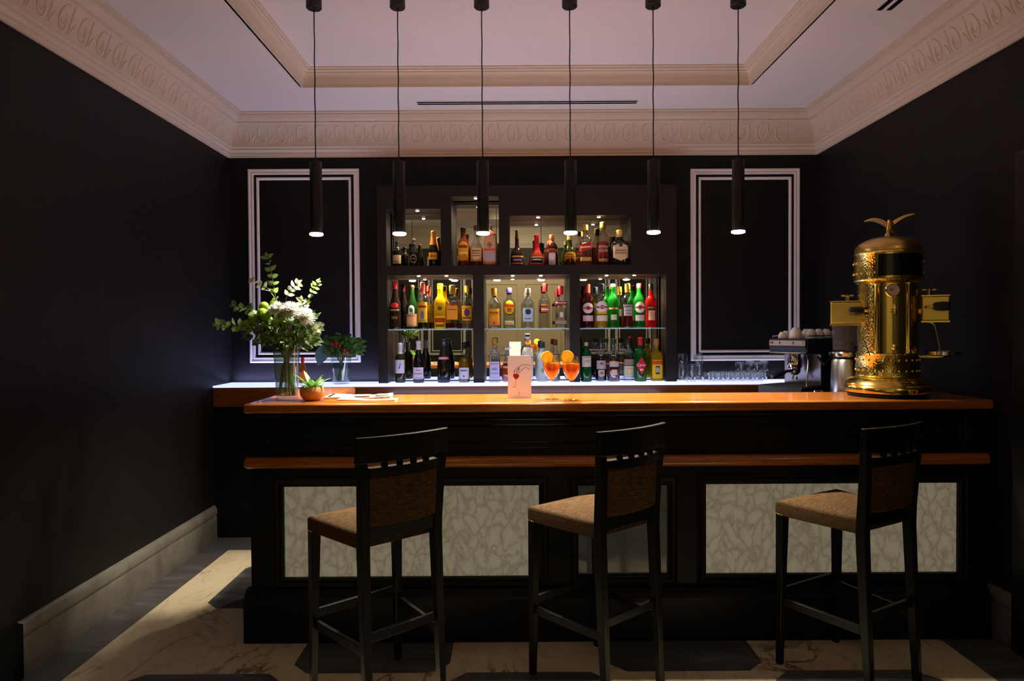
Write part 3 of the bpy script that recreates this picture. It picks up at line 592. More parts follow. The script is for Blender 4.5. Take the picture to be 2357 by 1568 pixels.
BOTTLES = [
('U', 'wine', -0.8708, 5.22, 2.022, 0.1914, 0.0351, 'dark', '#141510', None, ('#2a2722', 0.28), [('rect', 0.27, 0.17, 62, '#c9b48c')], [('rect', 0.18, 0.012, 40, '#8a7a58'), ('rect', 0.36, 0.01, 30, '#8a7a58')], 'dark wine bottle with a large cream label, under the second pendant from the left'),
('U', 'burg', -0.7454, 5.23, 2.022, 0.2119, 0.0318, 'dark', '#12130e', None, ('#6b6258', 0.2), [('disc', 0.27, 0.15, 50, '#b9b39c')], [('disc', 0.27, 0.12, 38, '#191a15'), ('rect', 0.27, 0.02, 26, '#a9a38a')], 'slim dark bottle with a round black and silver label in the upper left niche'),
('U', 'champ', -0.5936, 5.22, 2.022, 0.2695, 0.0367, 'dark', '#15120c', None, ('#b5702a', 0.4), [('rect', 0.28, 0.1, 58, '#d9962a')], [('rect', 0.28, 0.03, 40, '#a8661a')], 'sparkling wine bottle with orange foil neck and label'),
('U', 'liqueur', -0.3636, 5.22, 2.022, 0.2948, 0.0418, 'dark', '#5a1a08', None, ('#241008', 0.14), [('arch', 0.36, 0.27, 58, '#d99a28')], [('rect', 0.49, 0.035, 44, '#8a3a10'), ('rect', 0.2, 0.07, 46, '#b87018'), ('rect', 0.33, 0.03, 40, '#f0c060')], 'amber liqueur bottle with a tall golden arched label'),
('U', 'jug', -0.2641, 5.23, 2.022, 0.3123, 0.0485, 'clear', '#d8d8d0', ('#a8501a', 0.42), ('#3a2a1c', 0.12), [('rect', 0.27, 0.16, 58, '#cfae74')], [('rect', 0.36, 0.012, 40, '#6a4a28'), ('rect', 0.3, 0.008, 36, '#6a4a28'), ('rect', 0.24, 0.008, 38, '#6a4a28')], 'squat jug shaped bottle with a loop handle and parchment label'),
('U', 'wide', -0.1603, 5.22, 2.022, 0.3102, 0.0518, 'dark', '#9a5a38', None, ('#8a7a68', 0.16), [('rect', 0.37, 0.36, 62, '#c89a72')], [('disc', 0.5, 0.07, 20, '#3a3a3c'), ('disc', 0.5, 0.055, 15, '#c89a72'), ('disc', 0.5, 0.03, 9, '#3a3a3c'), ('rect', 0.38, 0.025, 44, '#b85a40'), ('rect', 0.22, 0.09, 40, '#9c94a0')], 'broad bottle with a pale pink wrap label and a dark ring emblem'),
('U', 'cognac', 0.0493, 5.22, 2.022, 0.2691, 0.0501, 'tint', '#3a1c0c', None, ('#3c1a14', 0.24), [('rect', 0.14, 0.1, 62, '#241a30')], [('rect', 0.25, 0.02, 60, '#c89838'), ('rect', 0.05, 0.025, 56, '#c07830'), ('rect', 0.15, 0.025, 40, '#8a6ab0')], 'long necked brandy bottle with a purple and gold band'),
('U', 'triangle', 0.1995, 5.23, 2.022, 0.2364, 0.0569, 'tint', '#b5481a', None, ('#c01c1c', 0.58), [('rect', 0.16, 0.11, 54, '#d8c8b8')], [('rect', 0.16, 0.09, 48, '#20140f'), ('rect', 0.18, 0.025, 40, '#cfc0b0')], 'cone shaped orange liqueur bottle with a red ribbon neck'),
('U', 'spirit', 0.3157, 5.22, 2.022, 0.2343, 0.0451, 'dark', '#3a1410', None, ('#c06038', 0.26), [('rect', 0.2, 0.19, 34, '#d8ccc4')], [('oval', 0.47, 0.07, 56, '#b0643a'), ('rect', 0.46, 0.03, 40, '#7a3018')], 'dark flat bottle with a tall white strip label and copper cap'),
('U', 'belly', 0.454, 5.24, 2.022, 0.2296, 0.0503, 'tint', '#4a5414', None, ('#c8b060', 0.14), [('arch', 0.28, 0.17, 58, '#c89428')], [('rect', 0.36, 0.018, 38, '#7a4a10'), ('rect', 0.29, 0.012, 44, '#7a4a10'), ('rect', 0.2, 0.015, 36, '#9a2a1a')], 'short olive green bottle with a mustard label in the upper right niche'),
('U', 'square', 0.5726, 5.22, 2.022, 0.3092, 0.0468, 'clear', '#c8c0b0', ('#8a3210', 0.26), ('#d8a030', 0.13), [('slant', 0.44, 0.13, 52, '#b82820')], [('slant', 0.44, 0.03, 40, '#e8d0a0'), ('rect', 0.14, 0.05, 46, '#b89858')], 'square whisky bottle with a slanted red label and gold cap'),
('U', 'spirit', 0.7074, 5.23, 2.022, 0.33, 0.0485, 'clear', '#c8c8b8', ('#7a2a12', 0.52), ('#7a6a20', 0.18), [('arch', 0.33, 0.22, 54, '#7a2a1c')], [('T2', 'HAVANA|CLUB', 0.42, 0.085, '#f0d8c8'), ('rect', 0.11, 0.035, 44, '#d0a090')], 'tall rum bottle with a dark red arched label in the upper right niche'),
('U', 'square', 0.8358, 5.22, 2.022, 0.2678, 0.0601, 'dark', '#141109', None, ('#c8a860', 0.2), [('hexa', 0.36, 0.26, 50, '#cdb88c')], [('rect', 0.4, 0.012, 34, '#6a5a38'), ('rect', 0.33, 0.03, 38, '#a88a50'), ('rect', 0.56, 0.05, 12, '#3a3a3c')], 'stout black bottle with a cream shield label and pale cap'),
('S', 'burg', -0.8885, 5.21, 1.541, 0.3657, 0.0433, 'dark', '#1c1210', None, ('#b02020', 0.16), [('rect', 0.42, 0.06, 56, '#2a1410')], [('disc', 0.5, 0.055, 44, '#c02a22'), ('rect', 0.4, 0.012, 50, '#b89a60'), ('rect', 0.24, 0.03, 30, '#6a4a28')], 'dark vermouth bottle with red cap and red seal, left end of the glass shelf'),
('S', 'burg', -0.7662, 5.26, 1.541, 0.3382, 0.0471, 'tint', '#1e4a20', None, ('#2a2418', 0.09), [('rect', 0.2, 0.14, 54, '#d8a070'), ('arch', 0.43, 0.11, 30, '#cfd4b4')], [('disc', 0.43, 0.055, 17, '#3a6a58'), ('T', 'BRANCA', 0.3, 0.055, '#3a2010')], 'dark green bitter bottle with a peach label and a green globe seal'),
('S', 'spirit', -0.6756, 5.21, 1.541, 0.3544, 0.0433, 'clear', '#d8cfc0', ('#2a1410', 0.15), ('#b05040', 0.24), [('rect', 0.36, 0.22, 54, '#c89820')], [('rect', 0.48, 0.022, 44, '#8a1c14'), ('disc', 0.3, 0.09, 16, '#54607a'), ('rect', 0.17, 0.025, 40, '#8a8a30')], 'amber bitter bottle with a pinkish red neck and tall ochre label'),
('S', 'liqueur', -0.5477, 5.26, 1.541, 0.3503, 0.0471, 'tint', '#d8b010', None, ('#e0c020', 0.12), [('rect', 0.14, 0.14, 56, '#e0c010')], [('disc', 0.45, 0.1, 42, '#c8a410'), ('disc', 0.45, 0.05, 20, '#6a4a10'), ('rect', 0.19, 0.05, 44, '#b03014'), ('rect', 0.07, 0.03, 34, '#8a6a10')], 'bright yellow liqueur bottle on the left glass shelf'),
('S', 'square', -0.4494, 5.21, 1.541, 0.3331, 0.0517, 'clear', '#d0d8c8', ('#5a1410', 0.13), ('#8a6a20', 0.2), [('rect', 0.37, 0.16, 42, '#cf8a20')], [('T', 'AVERNA', 0.565, 0.075, '#c01c1c'), ('rect', 0.44, 0.01, 34, '#8a5010')], 'square shouldered clear bottle with red lettering and an orange label'),
('S', 'spirit', -0.3394, 5.26, 1.541, 0.3323, 0.0471, 'clear', '#cfd0c4', ('#b8a070', 0.2), ('#b08a20', 0.16), [('rect', 0.36, 0.17, 56, '#d8a41c')], [('disc', 0.37, 0.09, 28, '#5a3060'), ('rect', 0.25, 0.02, 38, '#6a3a20'), ('rect', 0.47, 0.012, 40, '#a87010')], 'clear bottle with broad yellow label and purple emblem, right end of the left shelf'),
('S', 'spirit', -0.1299, 5.21, 1.541, 0.308, 0.0483, 'clear', '#d0d0c0', ('#c8b888', 0.3), ('#9a6a20', 0.18), [('rect', 0.29, 0.2, 56, '#d08a1c')], [('rect', 0.4, 0.012, 44, '#7a3a10'), ('T', 'Cuervo', 0.36, 0.075, '#4a200c'), ('rect', 0.13, 0.035, 46, '#c8704a'), ('disc', 0.13, 0.04, 9, '#a03020')], 'clear tequila bottle with a deep orange label on the central glass shelf'),
('S', 'spirit', -0.0134, 5.26, 1.541, 0.3136, 0.0471, 'clear', '#d8dcd0', None, ('#4a3a7a', 0.12), [('disc', 0.52, 0.17, 54, '#e8b410')], [('rect', 0.56, 0.035, 48, '#d8581c'), ('rect', 0.45, 0.05, 20, '#a05a10'), ('rect', 0.14, 0.05, 46, '#cfcfc0'), ('rect', 0.13, 0.025, 34, '#d8a820')], 'clear gin bottle with a violet cap and a bright yellow round label'),
('S', 'spirit', 0.1299, 5.21, 1.541, 0.3064, 0.0483, 'clear', '#d4dce0', None, ('#5a5650', 0.2), [('rect', 0.34, 0.17, 48, '#a8bcc8')], [('disc', 0.41, 0.07, 26, '#1c3a4a'), ('rect', 0.25, 0.035, 42, '#b0b8cc'), ('rect', 0.24, 0.012, 30, '#4a5a8a')], 'clear bottle with pale blue label and grey cap in the middle of the central shelf'),
('S', 'vodka', 0.2625, 5.26, 1.541, 0.3455, 0.0421, 'clear', '#d8d4d0', None, ('#7a1414', 0.18), [('rect', 0.52, 0.02, 46, '#c88a30'), ('rect', 0.42, 0.055, 48, '#c0604a')], [('rect', 0.42, 0.015, 42, '#e0d0c0')], 'tall clear vodka bottle with a dark red cap'),
('S', 'square', 0.3831, 5.21, 1.541, 0.3216, 0.045, 'clear', '#d4d0d0', None, ('#b01c2c', 0.2), [('rect', 0.6, 0.04, 52, '#8a1c28')], [('rect', 0.6, 0.012, 44, '#d8b8b0'), ('rect', 0.14, 0.04, 50, '#8a8070'), ('rect', 0.32, 0.06, 14, '#b8b8b4')], 'clear square vodka bottle with crimson cap and band, right on the central shelf'),
('S', 'vermouth', 0.592, 5.26, 1.541, 0.3402, 0.0522, 'tint', '#5a1014', None, ('#a04030', 0.2), [('disc', 0.45, 0.12, 50, '#d8d0c8'), ('rect', 0.22, 0.065, 48, '#c8b8b4')], [('rect', 0.45, 0.018, 46, '#8a8078'), ('disc', 0.45, 0.045, 18, '#b01c20'), ('T', 'MARTINI', 0.45, 0.036, '#1c1412')], 'dark red vermouth bottle with a round white label at the left of the right shelf'),
('S', 'vermouth', 0.6929, 5.21, 1.541, 0.3364, 0.0517, 'clear', '#d8d8b8', ('#c8a818', 0.5), ('#1c2836', 0.17), [('disc', 0.47, 0.14, 54, '#cfcfc0'), ('rect', 0.22, 0.065, 48, '#c8c0a8')], [('rect', 0.47, 0.018, 50, '#3a3a5a'), ('disc', 0.47, 0.045, 18, '#b01c28'), ('T', 'MARTINI', 0.47, 0.036, '#f0e8e0'), ('rect', 0.34, 0.02, 44, '#d8a020')], 'pale yellow vermouth bottle with a navy cap and round cream label'),
('S', 'spirit', 0.7904, 5.26, 1.541, 0.3391, 0.0438, 'tint', '#189028', None, ('#d8d4b8', 0.06), [('rect', 0.24, 0.06, 30, '#d0d0b0')], [('rect', 0.44, 0.02, 52, '#cfcf9a'), ('disc', 0.44, 0.028, 16, '#c85a20'), ('rect', 0.15, 0.03, 22, '#2a4a20')], 'vivid emerald green liqueur bottle with a small white label'),
('S', 'spirit', 0.8928, 5.21, 1.541, 0.3385, 0.0467, 'clear', '#d0ccc4', ('#6a1018', 0.28), ('#a89030', 0.2), [('rect', 0.37, 0.1, 42, '#b0aaa4'), ('rect', 0.5, 0.045, 60, '#221a1c')], [('T', 'CAMPARI', 0.5, 0.072, '#e8e4dc'), ('rect', 0.39, 0.012, 32, '#7a7470'), ('rect', 0.32, 0.012, 26, '#7a7470')], 'clear red bitter bottle with a black band lettered in white capitals'),
('S', 'vermouth', 0.9922, 5.26, 1.541, 0.3412, 0.0471, 'tint', '#1a8a2a', None, ('#c04038', 0.1), [('disc', 0.46, 0.125, 50, '#d8d0c8'), ('rect', 0.22, 0.065, 46, '#c8b8b8')], [('rect', 0.46, 0.018, 48, '#6a6060'), ('disc', 0.46, 0.045, 18, '#c01c28'), ('T', 'MARTINI', 0.46, 0.036, '#1c1412')], 'green vermouth bottle with a round white label and coral cap'),
('S', 'waist', 1.0727, 5.21, 1.541, 0.3341, 0.0433, 'tint', '#c01818', None, ('#241c1c', 0.14), [('rect', 0.28, 0.11, 36, '#c8a878')], [('rect', 0.45, 0.045, 56, '#3a1414'), ('T', 'APEROL', 0.455, 0.06, '#d8b020'), ('rect', 0.3, 0.06, 26, '#c09a88')], 'bright red waisted aperitif bottle, right end of the glass shelf'),
('B', 'wine', -0.8528, 5.21, 1.131, 0.3026, 0.04, 'tint', '#4a4418', None, ('#cfcfd4', 0.27), [('rect', 0.41, 0.17, 58, '#d8d4e0')], [('rect', 0.42, 0.05, 4, '#2a2a2c'), ('rect', 0.46, 0.04, 14, '#d8d4e0'), ('slash', 0.42, 0.08, 16, '#2a2a2c')], 'white capped wine bottle with a plain white label at the left of the counter'),
('B', 'burg', -0.7099, 5.19, 1.131, 0.3188, 0.0432, 'dark', '#120c10', None, ('#cfc8c8', 0.21), [('rect', 0.23, 0.14, 62, '#d4ccd8')], [('rect', 0.3, 0.012, 24, '#b87a68'), ('rect', 0.22, 0.015, 44, '#a88078'), ('rect', 0.12, 0.008, 40, '#9a9098')], 'dark red wine bottle with a silver capsule and white label'),
('B', 'champ', -0.5182, 5.2, 1.131, 0.3274, 0.0499, 'dark', '#14140c', None, ('#1c1c1c', 0.4), [('rect', 0.57, 0.03, 64, '#d8848a')], [('rect', 0.1, 0.03, 44, '#2a2a4a'), ('rect', 0.57, 0.008, 34, '#f0d0d0')], 'dark sparkling wine bottle with a black foil neck and pink collar band'),
('B', 'burg', -0.3612, 5.19, 1.131, 0.3067, 0.0432, 'clear', '#c8c080', ('#b89a28', 0.62), ('#14140f', 0.16), [('rect', 0.23, 0.14, 58, '#d8d4d8')], [('rect', 0.3, 0.015, 34, '#4a4a6a'), ('disc', 0.16, 0.025, 9, '#4a6a9a')], 'pale yellow white wine bottle with a black capsule'),
('B', 'square', -0.1293, 5.22, 1.131, 0.3348, 0.0434, 'clear', '#d0d4dc', None, ('#b08a28', 0.13), [('rect', 0.28, 0.19, 44, '#c4bcd8')], [('rect', 0.3, 0.03, 24, '#8a8aa8'), ('rect', 0.42, 0.012, 36, '#a08a90'), ('rect', 0.2, 0.01, 34, '#8a84a0')], 'clear gin bottle with a lilac white label and gold cap'),
('B', 'decanter', -0.0327, 5.22, 1.131, 0.2741, 0.0451, 'clear', '#d0d0d8', ('#d86a20', 0.4), ('#d8d0c0', 0.14), [], [('rect', 0.42, 0.03, 50, '#d89088')], 'round decanter of orange liqueur with a glass stopper beside the menu card'),
('B', 'spirit', 0.1249, 5.22, 1.131, 0.37, 0.0501, 'clear', '#dcd8cc', None, ('#d8d4c8', 0.1), [('rect', 0.62, 0.1, 60, '#d8d0bc'), ('rect', 0.3, 0.2, 54, '#c8c8c0')], [('rect', 0.955, 0.02, 50, '#1c1c1c'), ('rect', 0.85, 0.03, 44, '#c08078')], 'large clear bottle standing behind the menu card'),
('B', 'frost', 0.2386, 5.23, 1.131, 0.3057, 0.0435, 'dark', '#b8c0bc', None, ('#283a34', 0.16), [], [('disc', 0.28, 0.06, 20, '#7aa860')], 'frosted white bottle with a dark green cap behind the cocktails'),
('B', 'spirit', 0.3397, 5.24, 1.131, 0.3216, 0.0369, 'clear', '#c8c0b0', ('#a8a890', 0.2), ('#5a2414', 0.14), [('rect', 0.3, 0.12, 50, '#a8b898')], [('rect', 0.3, 0.04, 36, '#7a9a70')], 'slim clear bottle with a brown cap between the two cocktails'),
('B', 'wine', 0.573, 5.195, 1.131, 0.3376, 0.0416, 'tint', '#14662a', None, ('#2a1014', 0.07), [('rect', 0.46, 0.12, 54, '#c8b8a0')], [('T', '1757', 0.46, 0.07, '#1c1814'), ('rect', 0.55, 0.01, 36, '#8a7a60'), ('rect', 0.85, 0.04, 50, '#b09a90')], 'green vermouth bottle with a square beige label on the counter'),
('B', 'spirit', 0.6913, 5.235, 1.131, 0.3263, 0.0452, 'clear', '#c0b8c0', ('#1c1020', 0.3), ('#1c241c', 0.1), [('rect', 0.39, 0.1, 52, '#a8a0a0'), ('rect', 0.2, 0.07, 30, '#c0b090')], [('rect', 0.42, 0.025, 14, '#b02818'), ('rect', 0.2, 0.03, 18, '#a86a30')], 'clear cordial bottle half full of dark syrup beside the green vermouth'),
('B', 'spirit', 0.7825, 5.195, 1.131, 0.3263, 0.0482, 'clear', '#d0c8b0', ('#7a2410', 0.34), ('#1c3a20', 0.11), [('rect', 0.41, 0.06, 46, '#b0a8a8'), ('rect', 0.22, 0.065, 26, '#d8b0a0')], [('disc', 0.42, 0.025, 18, '#c8b020')], 'clear bottle with red brown cordial and a dark green cap'),
('B', 'spirit', 0.9025, 5.235, 1.131, 0.325, 0.0469, 'clear', '#d0d0c8', None, ('#1c2c1c', 0.12), [('rect', 0.23, 0.13, 54, '#c8c4b0')], [('rect', 0.23, 0.08, 22, '#c8a050'), ('rect', 0.23, 0.06, 16, '#d8c890'), ('rect', 0.45, 0.07, 50, '#8a7a6a')], 'clear cordial bottle with a grey label and gold square'),
('B', 'wine', 0.9888, 5.195, 1.131, 0.3351, 0.0465, 'tint', '#10702a', None, ('#c01824', 0.18), [('diamond', 0.36, 0.2, 50, '#c01c20')], [('T', 'Cynar', 0.38, 0.095, '#f0ece8'), ('rect', 0.27, 0.02, 14, '#f0c0b0')], 'green bitter bottle with a red diamond label and red cap'),
('B', 'square', 1.1204, 5.235, 1.131, 0.3237, 0.0452, 'tint', '#c8a818', None, ('#b08040', 0.14), [('rect', 0.28, 0.22, 46, '#e0b818')], [('rect', 0.44, 0.045, 46, '#c84a18'), ('rect', 0.26, 0.1, 18, '#4a4030'), ('T', 'B', 0.26, 0.15, '#f0e8d8')], 'yellow labelled liqueur bottle with a dark letter panel at the right end')
]
for sp in BOTTLES: bottle(sp)

# ------------------------------------------------------------------ the bar
BX0, BX1, BF = -1.304, 2.36, 3.37
bar = thing('bar_counter', 'long black panelled bar with backlit stone panels below its wood top', 'bar', (0.5, BF, 0))
def B(x0, x1, y0, y1, z0, z1): return (x0-0.5, x1-0.5, y0-BF, y1-BF, z0, z1)
mb = MB(); mb.box(*B(BX0, BX1, BF+0.03, 3.76, 0.0, 1.127)); mb.box(*B(BX0, -1.0, 3.74, 4.27, 0.0, 1.127))
PAN = [(-1.141, 0.134, 0.300, 0.758), (0.329, 0.777, 0.306, 0.755), (0.967, 2.228, 0.306, 0.758)]
xs = sorted({BX0, BX1} | {v for p in PAN for v in p[:2]})
for i in range(len(xs)-1):
    c = (xs[i]+xs[i+1])/2; op = [p for p in PAN if p[0] < c < p[1]]
    if op: mb.box(*B(xs[i], xs[i+1], BF, BF+0.03, 0.2, op[0][2])); mb.box(*B(xs[i], xs[i+1], BF, BF+0.03, op[0][3], 1.127))
    else: mb.box(*B(xs[i], xs[i+1], BF, BF+0.03, 0.2, 1.127))
build('body', mb, m_blackpaint, bar, smooth=0)
for i, p in enumerate(PAN):
    build('stone_panel' if i != 1 else 'glass_panel', MB().box(*B(p[0], p[1], BF+0.018, BF+0.029, p[2], p[3])), m_onyx if i != 1 else m_darkglass, bar, smooth=0)
    build('panel_moulding', MB().frame(p[0]-0.5-0.045, p[1]-0.5+0.045, p[2]-0.045, p[3]+0.045, 0, [(0, 0), (0, 0.006), (0.008, 0.012), (0.016, 0.006), (0.024, 0.004), (0.034, 0.010), (0.043, 0.004), (0.046, -0.012)]), m_blackpaint, bar, smooth=30)
build('panel_moulding', MB().frame(-1.225-0.5, 2.27-0.5, 0.935, 1.095, 0, [(0, 0), (0, 0.005), (0.008, 0.010), (0.015, 0.004), (0.03, 0.004), (0.036, 0.009), (0.044, 0.001)]), m_blackpaint, bar, smooth=30)
mb = MB(); hp = [(0.0, 1.060+0.041), (0.012, 1.102), (0.018, 1.112), (0.018, 1.127)]
mb.rings([[(BX0-0.5-0.0*d, -d, z), (BX1-0.5, -d, z)] for d, z in hp], False, False, closed=False); build('bed_moulding', mb, m_blackpaint, bar, smooth=30)
PF = 3.307
mb = MB(); mb.rings([[(x-0.5, y-BF, z) for y, z in ((PF, 0), (PF, 0.213), (PF+0.008, 0.217), (PF+0.014, 0.222), (PF+0.018, 0.234), (PF+0.030, 0.238), (PF+0.034, 0.25), (BF+0.01, 0.256), (BF+0.01, 0))] for x in (-1.322, 2.352)])
build('plinth', mb, m_blackpaint, bar, smooth=30)
# half-round wooden rail
a_ = [(BF+0.005-0.018-0.028*math.cos(t), 0.880+0.028*math.sin(t)) for t in [math.radians(-90+15*k) for k in range(13)]]
mb = MB(); mb.rings([[(x-0.5+s*(0.006 if e else 0), y-BF, z) for y, z in [(BF+0.005, 0.852)]+[(yy+(0.008 if e else 0), 0.88+(zz-0.88)*(0.85 if e else 1)) for yy, zz in a_]+[(BF+0.005, 0.908)]] for x, s, e in ((-1.316, -1, 1), (-1.308, 0, 0), (2.352, 0, 0), (2.356, 0, 0))])
build('wood_rail', mb, m_wood, bar, smooth=40)
# wooden top with its return
mb = MB(); o = [(-1.322, 3.328), (2.377, 3.328), (2.377, 3.79), (-0.985, 3.79), (-0.985, 4.285), (-1.322, 4.285)]
mb.rings([[(x-0.5, y-3.5, z) for x, y in o] for z in (1.128, 1.176)])
top = build('wooden_worktop', mb, m_wood, None, (0.5, 3.5, 0), smooth=30, bevel=0.014, bseg=4)
tag(top, 'polished orange brown wooden bar top with a return at its left end', 'worktop')
# low workbench behind the right end of the bar
tag(build('workbench', MB().box(-0.42, 0.42, -0.52, 0.52, 0, 1.05), m_dark, None, (1.972, 4.34, 0), smooth=0, bevel=0.004), 'dark workbench behind the right end of the bar, under the coffee machine', 'workbench')

# ------------------------------------------------------------------ bar stools
def stool():
    t = thing('bar_stool', '', 'bar stool', group='bar stools')
    FW, RW, FY, RY, SH = 0.221, 0.170, 0.21, -0.174, 0.748
    yb = lambda z: RY-(z-0.70)*0.07
    for s in (-1, 1):
        build('front_leg', MB().loft([(s*(FW-0.013), FY-0.013, 0, .013, .013), (s*(FW-0.017), FY-0.018, 0.45, .018, .018), (s*(FW-0.020), FY-0.021, 0.69, .021, .021)]), m_ebony, t, bevel=0.003)
    for s in (-1, 1):
        build('rear_leg', MB().loft([(s*(RW+0.002), RY-0.036, 0, .014, .015), (s*(RW+0.001), RY-0.016, 0.35, .018, .019), (s*RW, RY-0.001, 0.68, .020, .021), (s*RW, yb(0.76), 0.76, .020, .020), (s*(RW+0.008), yb(0.95), 0.95, .020, .017), (s*(RW+0.018), yb(1.035), 1.035, .021, .014)]), m_ebony, t, bevel=0.003)
    # seat: tapered upholstered pad with crowned top
    def pad(ins, z): return [(-FW+ins, FY-ins, z), (-RW-0.012+ins, RY+0.014+ins, z), (RW+0.012-ins, RY+0.014+ins, z), (FW-ins, FY-ins, z)]
    def dens(c, z0, crown):
        P = []
        for (x0, y0, z), (x1, y1, _) in zip(c, c[1:]+c[:1]):
            for k in range(6): P.append((x0+(x1-x0)*k/6, y0+(y1-y0)*k/6, z))
        return P
    mb = MB(); mb.rings([dens(pad(i, z), z, 0) for i, z in ((0.006, 0.683), (0.0, 0.687), (0.0, 0.735), (0.003, 0.744), (0.012, 0.750), (0.05, 0.757), (0.10, 0.762), (0.16, 0.764))])
    build('seat', mb, m_fabric, t, smooth=50)
    # curved head board
    def strip(z0, z1, hw, th, bow, n=14, ins=0.0):
        rs = []
        for k in range(n+1):
            x = -hw+2*hw*k/n; b = bow*(1-(x/hw)**2)
            rs.append([(x, yb(z0)-b-th/2, z0), (x, yb(z0)-b+th/2, z0), (x, yb(z1)-b+th/2, z1), (x, yb(z1)-b-th/2, z1)])
        return MB().rings(rs)
    build('head_board', strip(1.026, 1.127, 0.212, 0.026, 0.030), m_ebony, t, bevel=0.004)
    build('back_rail', strip(0.970, 1.006, 0.160, 0.042, 0.024), m_ebony, t, bevel=0.002)
    for k in range(4):
        x = -0.160+0.064*(k+1); b = 0.028*(1-(x/0.18)**2)
        build('spacer', MB().box(x-0.010, x+0.010, yb(1.02)-b-0.009, yb(1.02)-b+0.009, 1.004, 1.030), m_ebony, t, smooth=0)
    build('back_panel', strip(0.772, 0.969, 0.158, 0.036, 0.022), m_fabric, t, bevel=0.006)
    build('back_rail', strip(0.714, 0.771, 0.156, 0.026, 0.0), m_ebony, t, bevel=0.002)
    zs_, zf = 0.285, 0.335
    for s in (-1, 1): build('side_stretcher', MB().bar((s*(FW-0.020), FY-0.03, zs_+0.005), (s*(RW-0.002), RY-0.005, zs_), 0.018, 0.036), m_ebony, t, bevel=0.002)
    build('front_stretcher', MB().bar((-FW+0.03, FY-0.022, zf), (FW-0.03, FY-0.022, zf), 0.018, 0.036), m_ebony, t, bevel=0.002)
    build('rear_stretcher', MB().bar((-RW+0.01, RY-0.014, zf+0.005), (RW-0.01, RY-0.014, zf+0.005), 0.018, 0.036), m_ebony, t, bevel=0.002)
    mb = MB()
    for s in (-1, 1):
        for k in range(4): mb.sphere((s*(FW+0.0005), FY-0.004-0.011*k, 0.690), 0.003, 8, 5); mb.sphere((s*(FW-0.004-0.011*k), FY+0.0005, 0.690), 0.003, 8, 5)
    build('stud_row', mb, m_brass, t)
    return t
s0 = stool()
for i, (x, y, a, lab) in enumerate(((-0.566, 2.861, 41.1, 'leftmost of the three black bar stools with brown fabric, before the left stone panel'), (0.3736, 2.981, 39.8, 'middle one of the three black bar stools with brown fabric, before the dark glass panel'), (1.498, 3.012, 30.5, 'rightmost of the three black bar stools with brown fabric, before the right stone panel'))):
    o = s0 if i == 0 else copy_tree(s0); o.location = (x, y, 0); o.rotation_euler = (0, 0, math.radians(a)); o['label'] = lab

# ------------------------------------------------------------------ flower vase
ZB = 1.1765
VX, VY = -1.168, 3.53
v = thing('glass_vase', 'tall clear glass vase of water on the left end of the bar top', 'vase', (VX, VY, ZB))
build('glass', MB().lathe([(0.052, 0), (0.054, 0.004), (0.058, 0.10), (0.063, 0.20), (0.0695, 0.29), (0.0675, 0.29), (0.061, 0.20), (0.056, 0.10), (0.052, 0.022), (0.001, 0.020)], 36, cap1=False), m_vaseglass, v)
build('water', MB().lathe([(0.0515, 0.024), (0.0548, 0.10), (0.0575, 0.16), (0.0635, 0.255), (0.001, 0.255)], 32), m_water, v)
m_stem = foliage('stem_green', (0.10, 0.13, 0.025), (0.17, 0.19, 0.05), 0.15)
m_euc = foliage('eucalyptus_green', (0.12, 0.23, 0.045), (0.22, 0.33, 0.10), 0.3)
m_eucp = foliage('eucalyptus_pale', (0.34, 0.42, 0.24), (0.50, 0.55, 0.36), 0.3)
m_deep = foliage('deep_green', (0.03, 0.075, 0.02), (0.07, 0.13, 0.04), 0.3)
m_pom = foliage('pompon_green', (0.22, 0.40, 0.015), (0.33, 0.52, 0.04), 0.2)
m_petal = foliage('white_petal', (0.80, 0.80, 0.74), (0.92, 0.92, 0.88), 0.5)
m_core = foliage('flower_core', (0.45, 0.47, 0.16), (0.6, 0.6, 0.3), 0.2)
bq = thing('bouquet', 'bouquet of white chrysanthemums, green pompons and eucalyptus standing in the tall vase', 'bouquet', (VX, VY, ZB+0.29))
def V(px, py, dy=0.0): return Vector(((px-660)/440.0, dy, (795-py)/440.0))
rnd = random.Random(3)
mb = MB()
for k in range(22):
    a = 2*PI*k/14+0.3; r0 = 0.018+0.042*rnd.random(); b = a+PI+rnd.uniform(-.8, .8)
    mb.tube([(0.042*math.cos(b), 0.042*math.sin(b), -0.262), (rnd.uniform(.005, .03)*math.cos(b), 0.02*math.sin(b), -0.13), (r0*math.cos(a), r0*math.sin(a), 0.0), ((r0+0.05)*math.cos(a), (r0+0.04)*math.sin(a), 0.09)], rnd.uniform(0.0022, 0.0038), 6)
build('stems', mb, m_stem, bq)
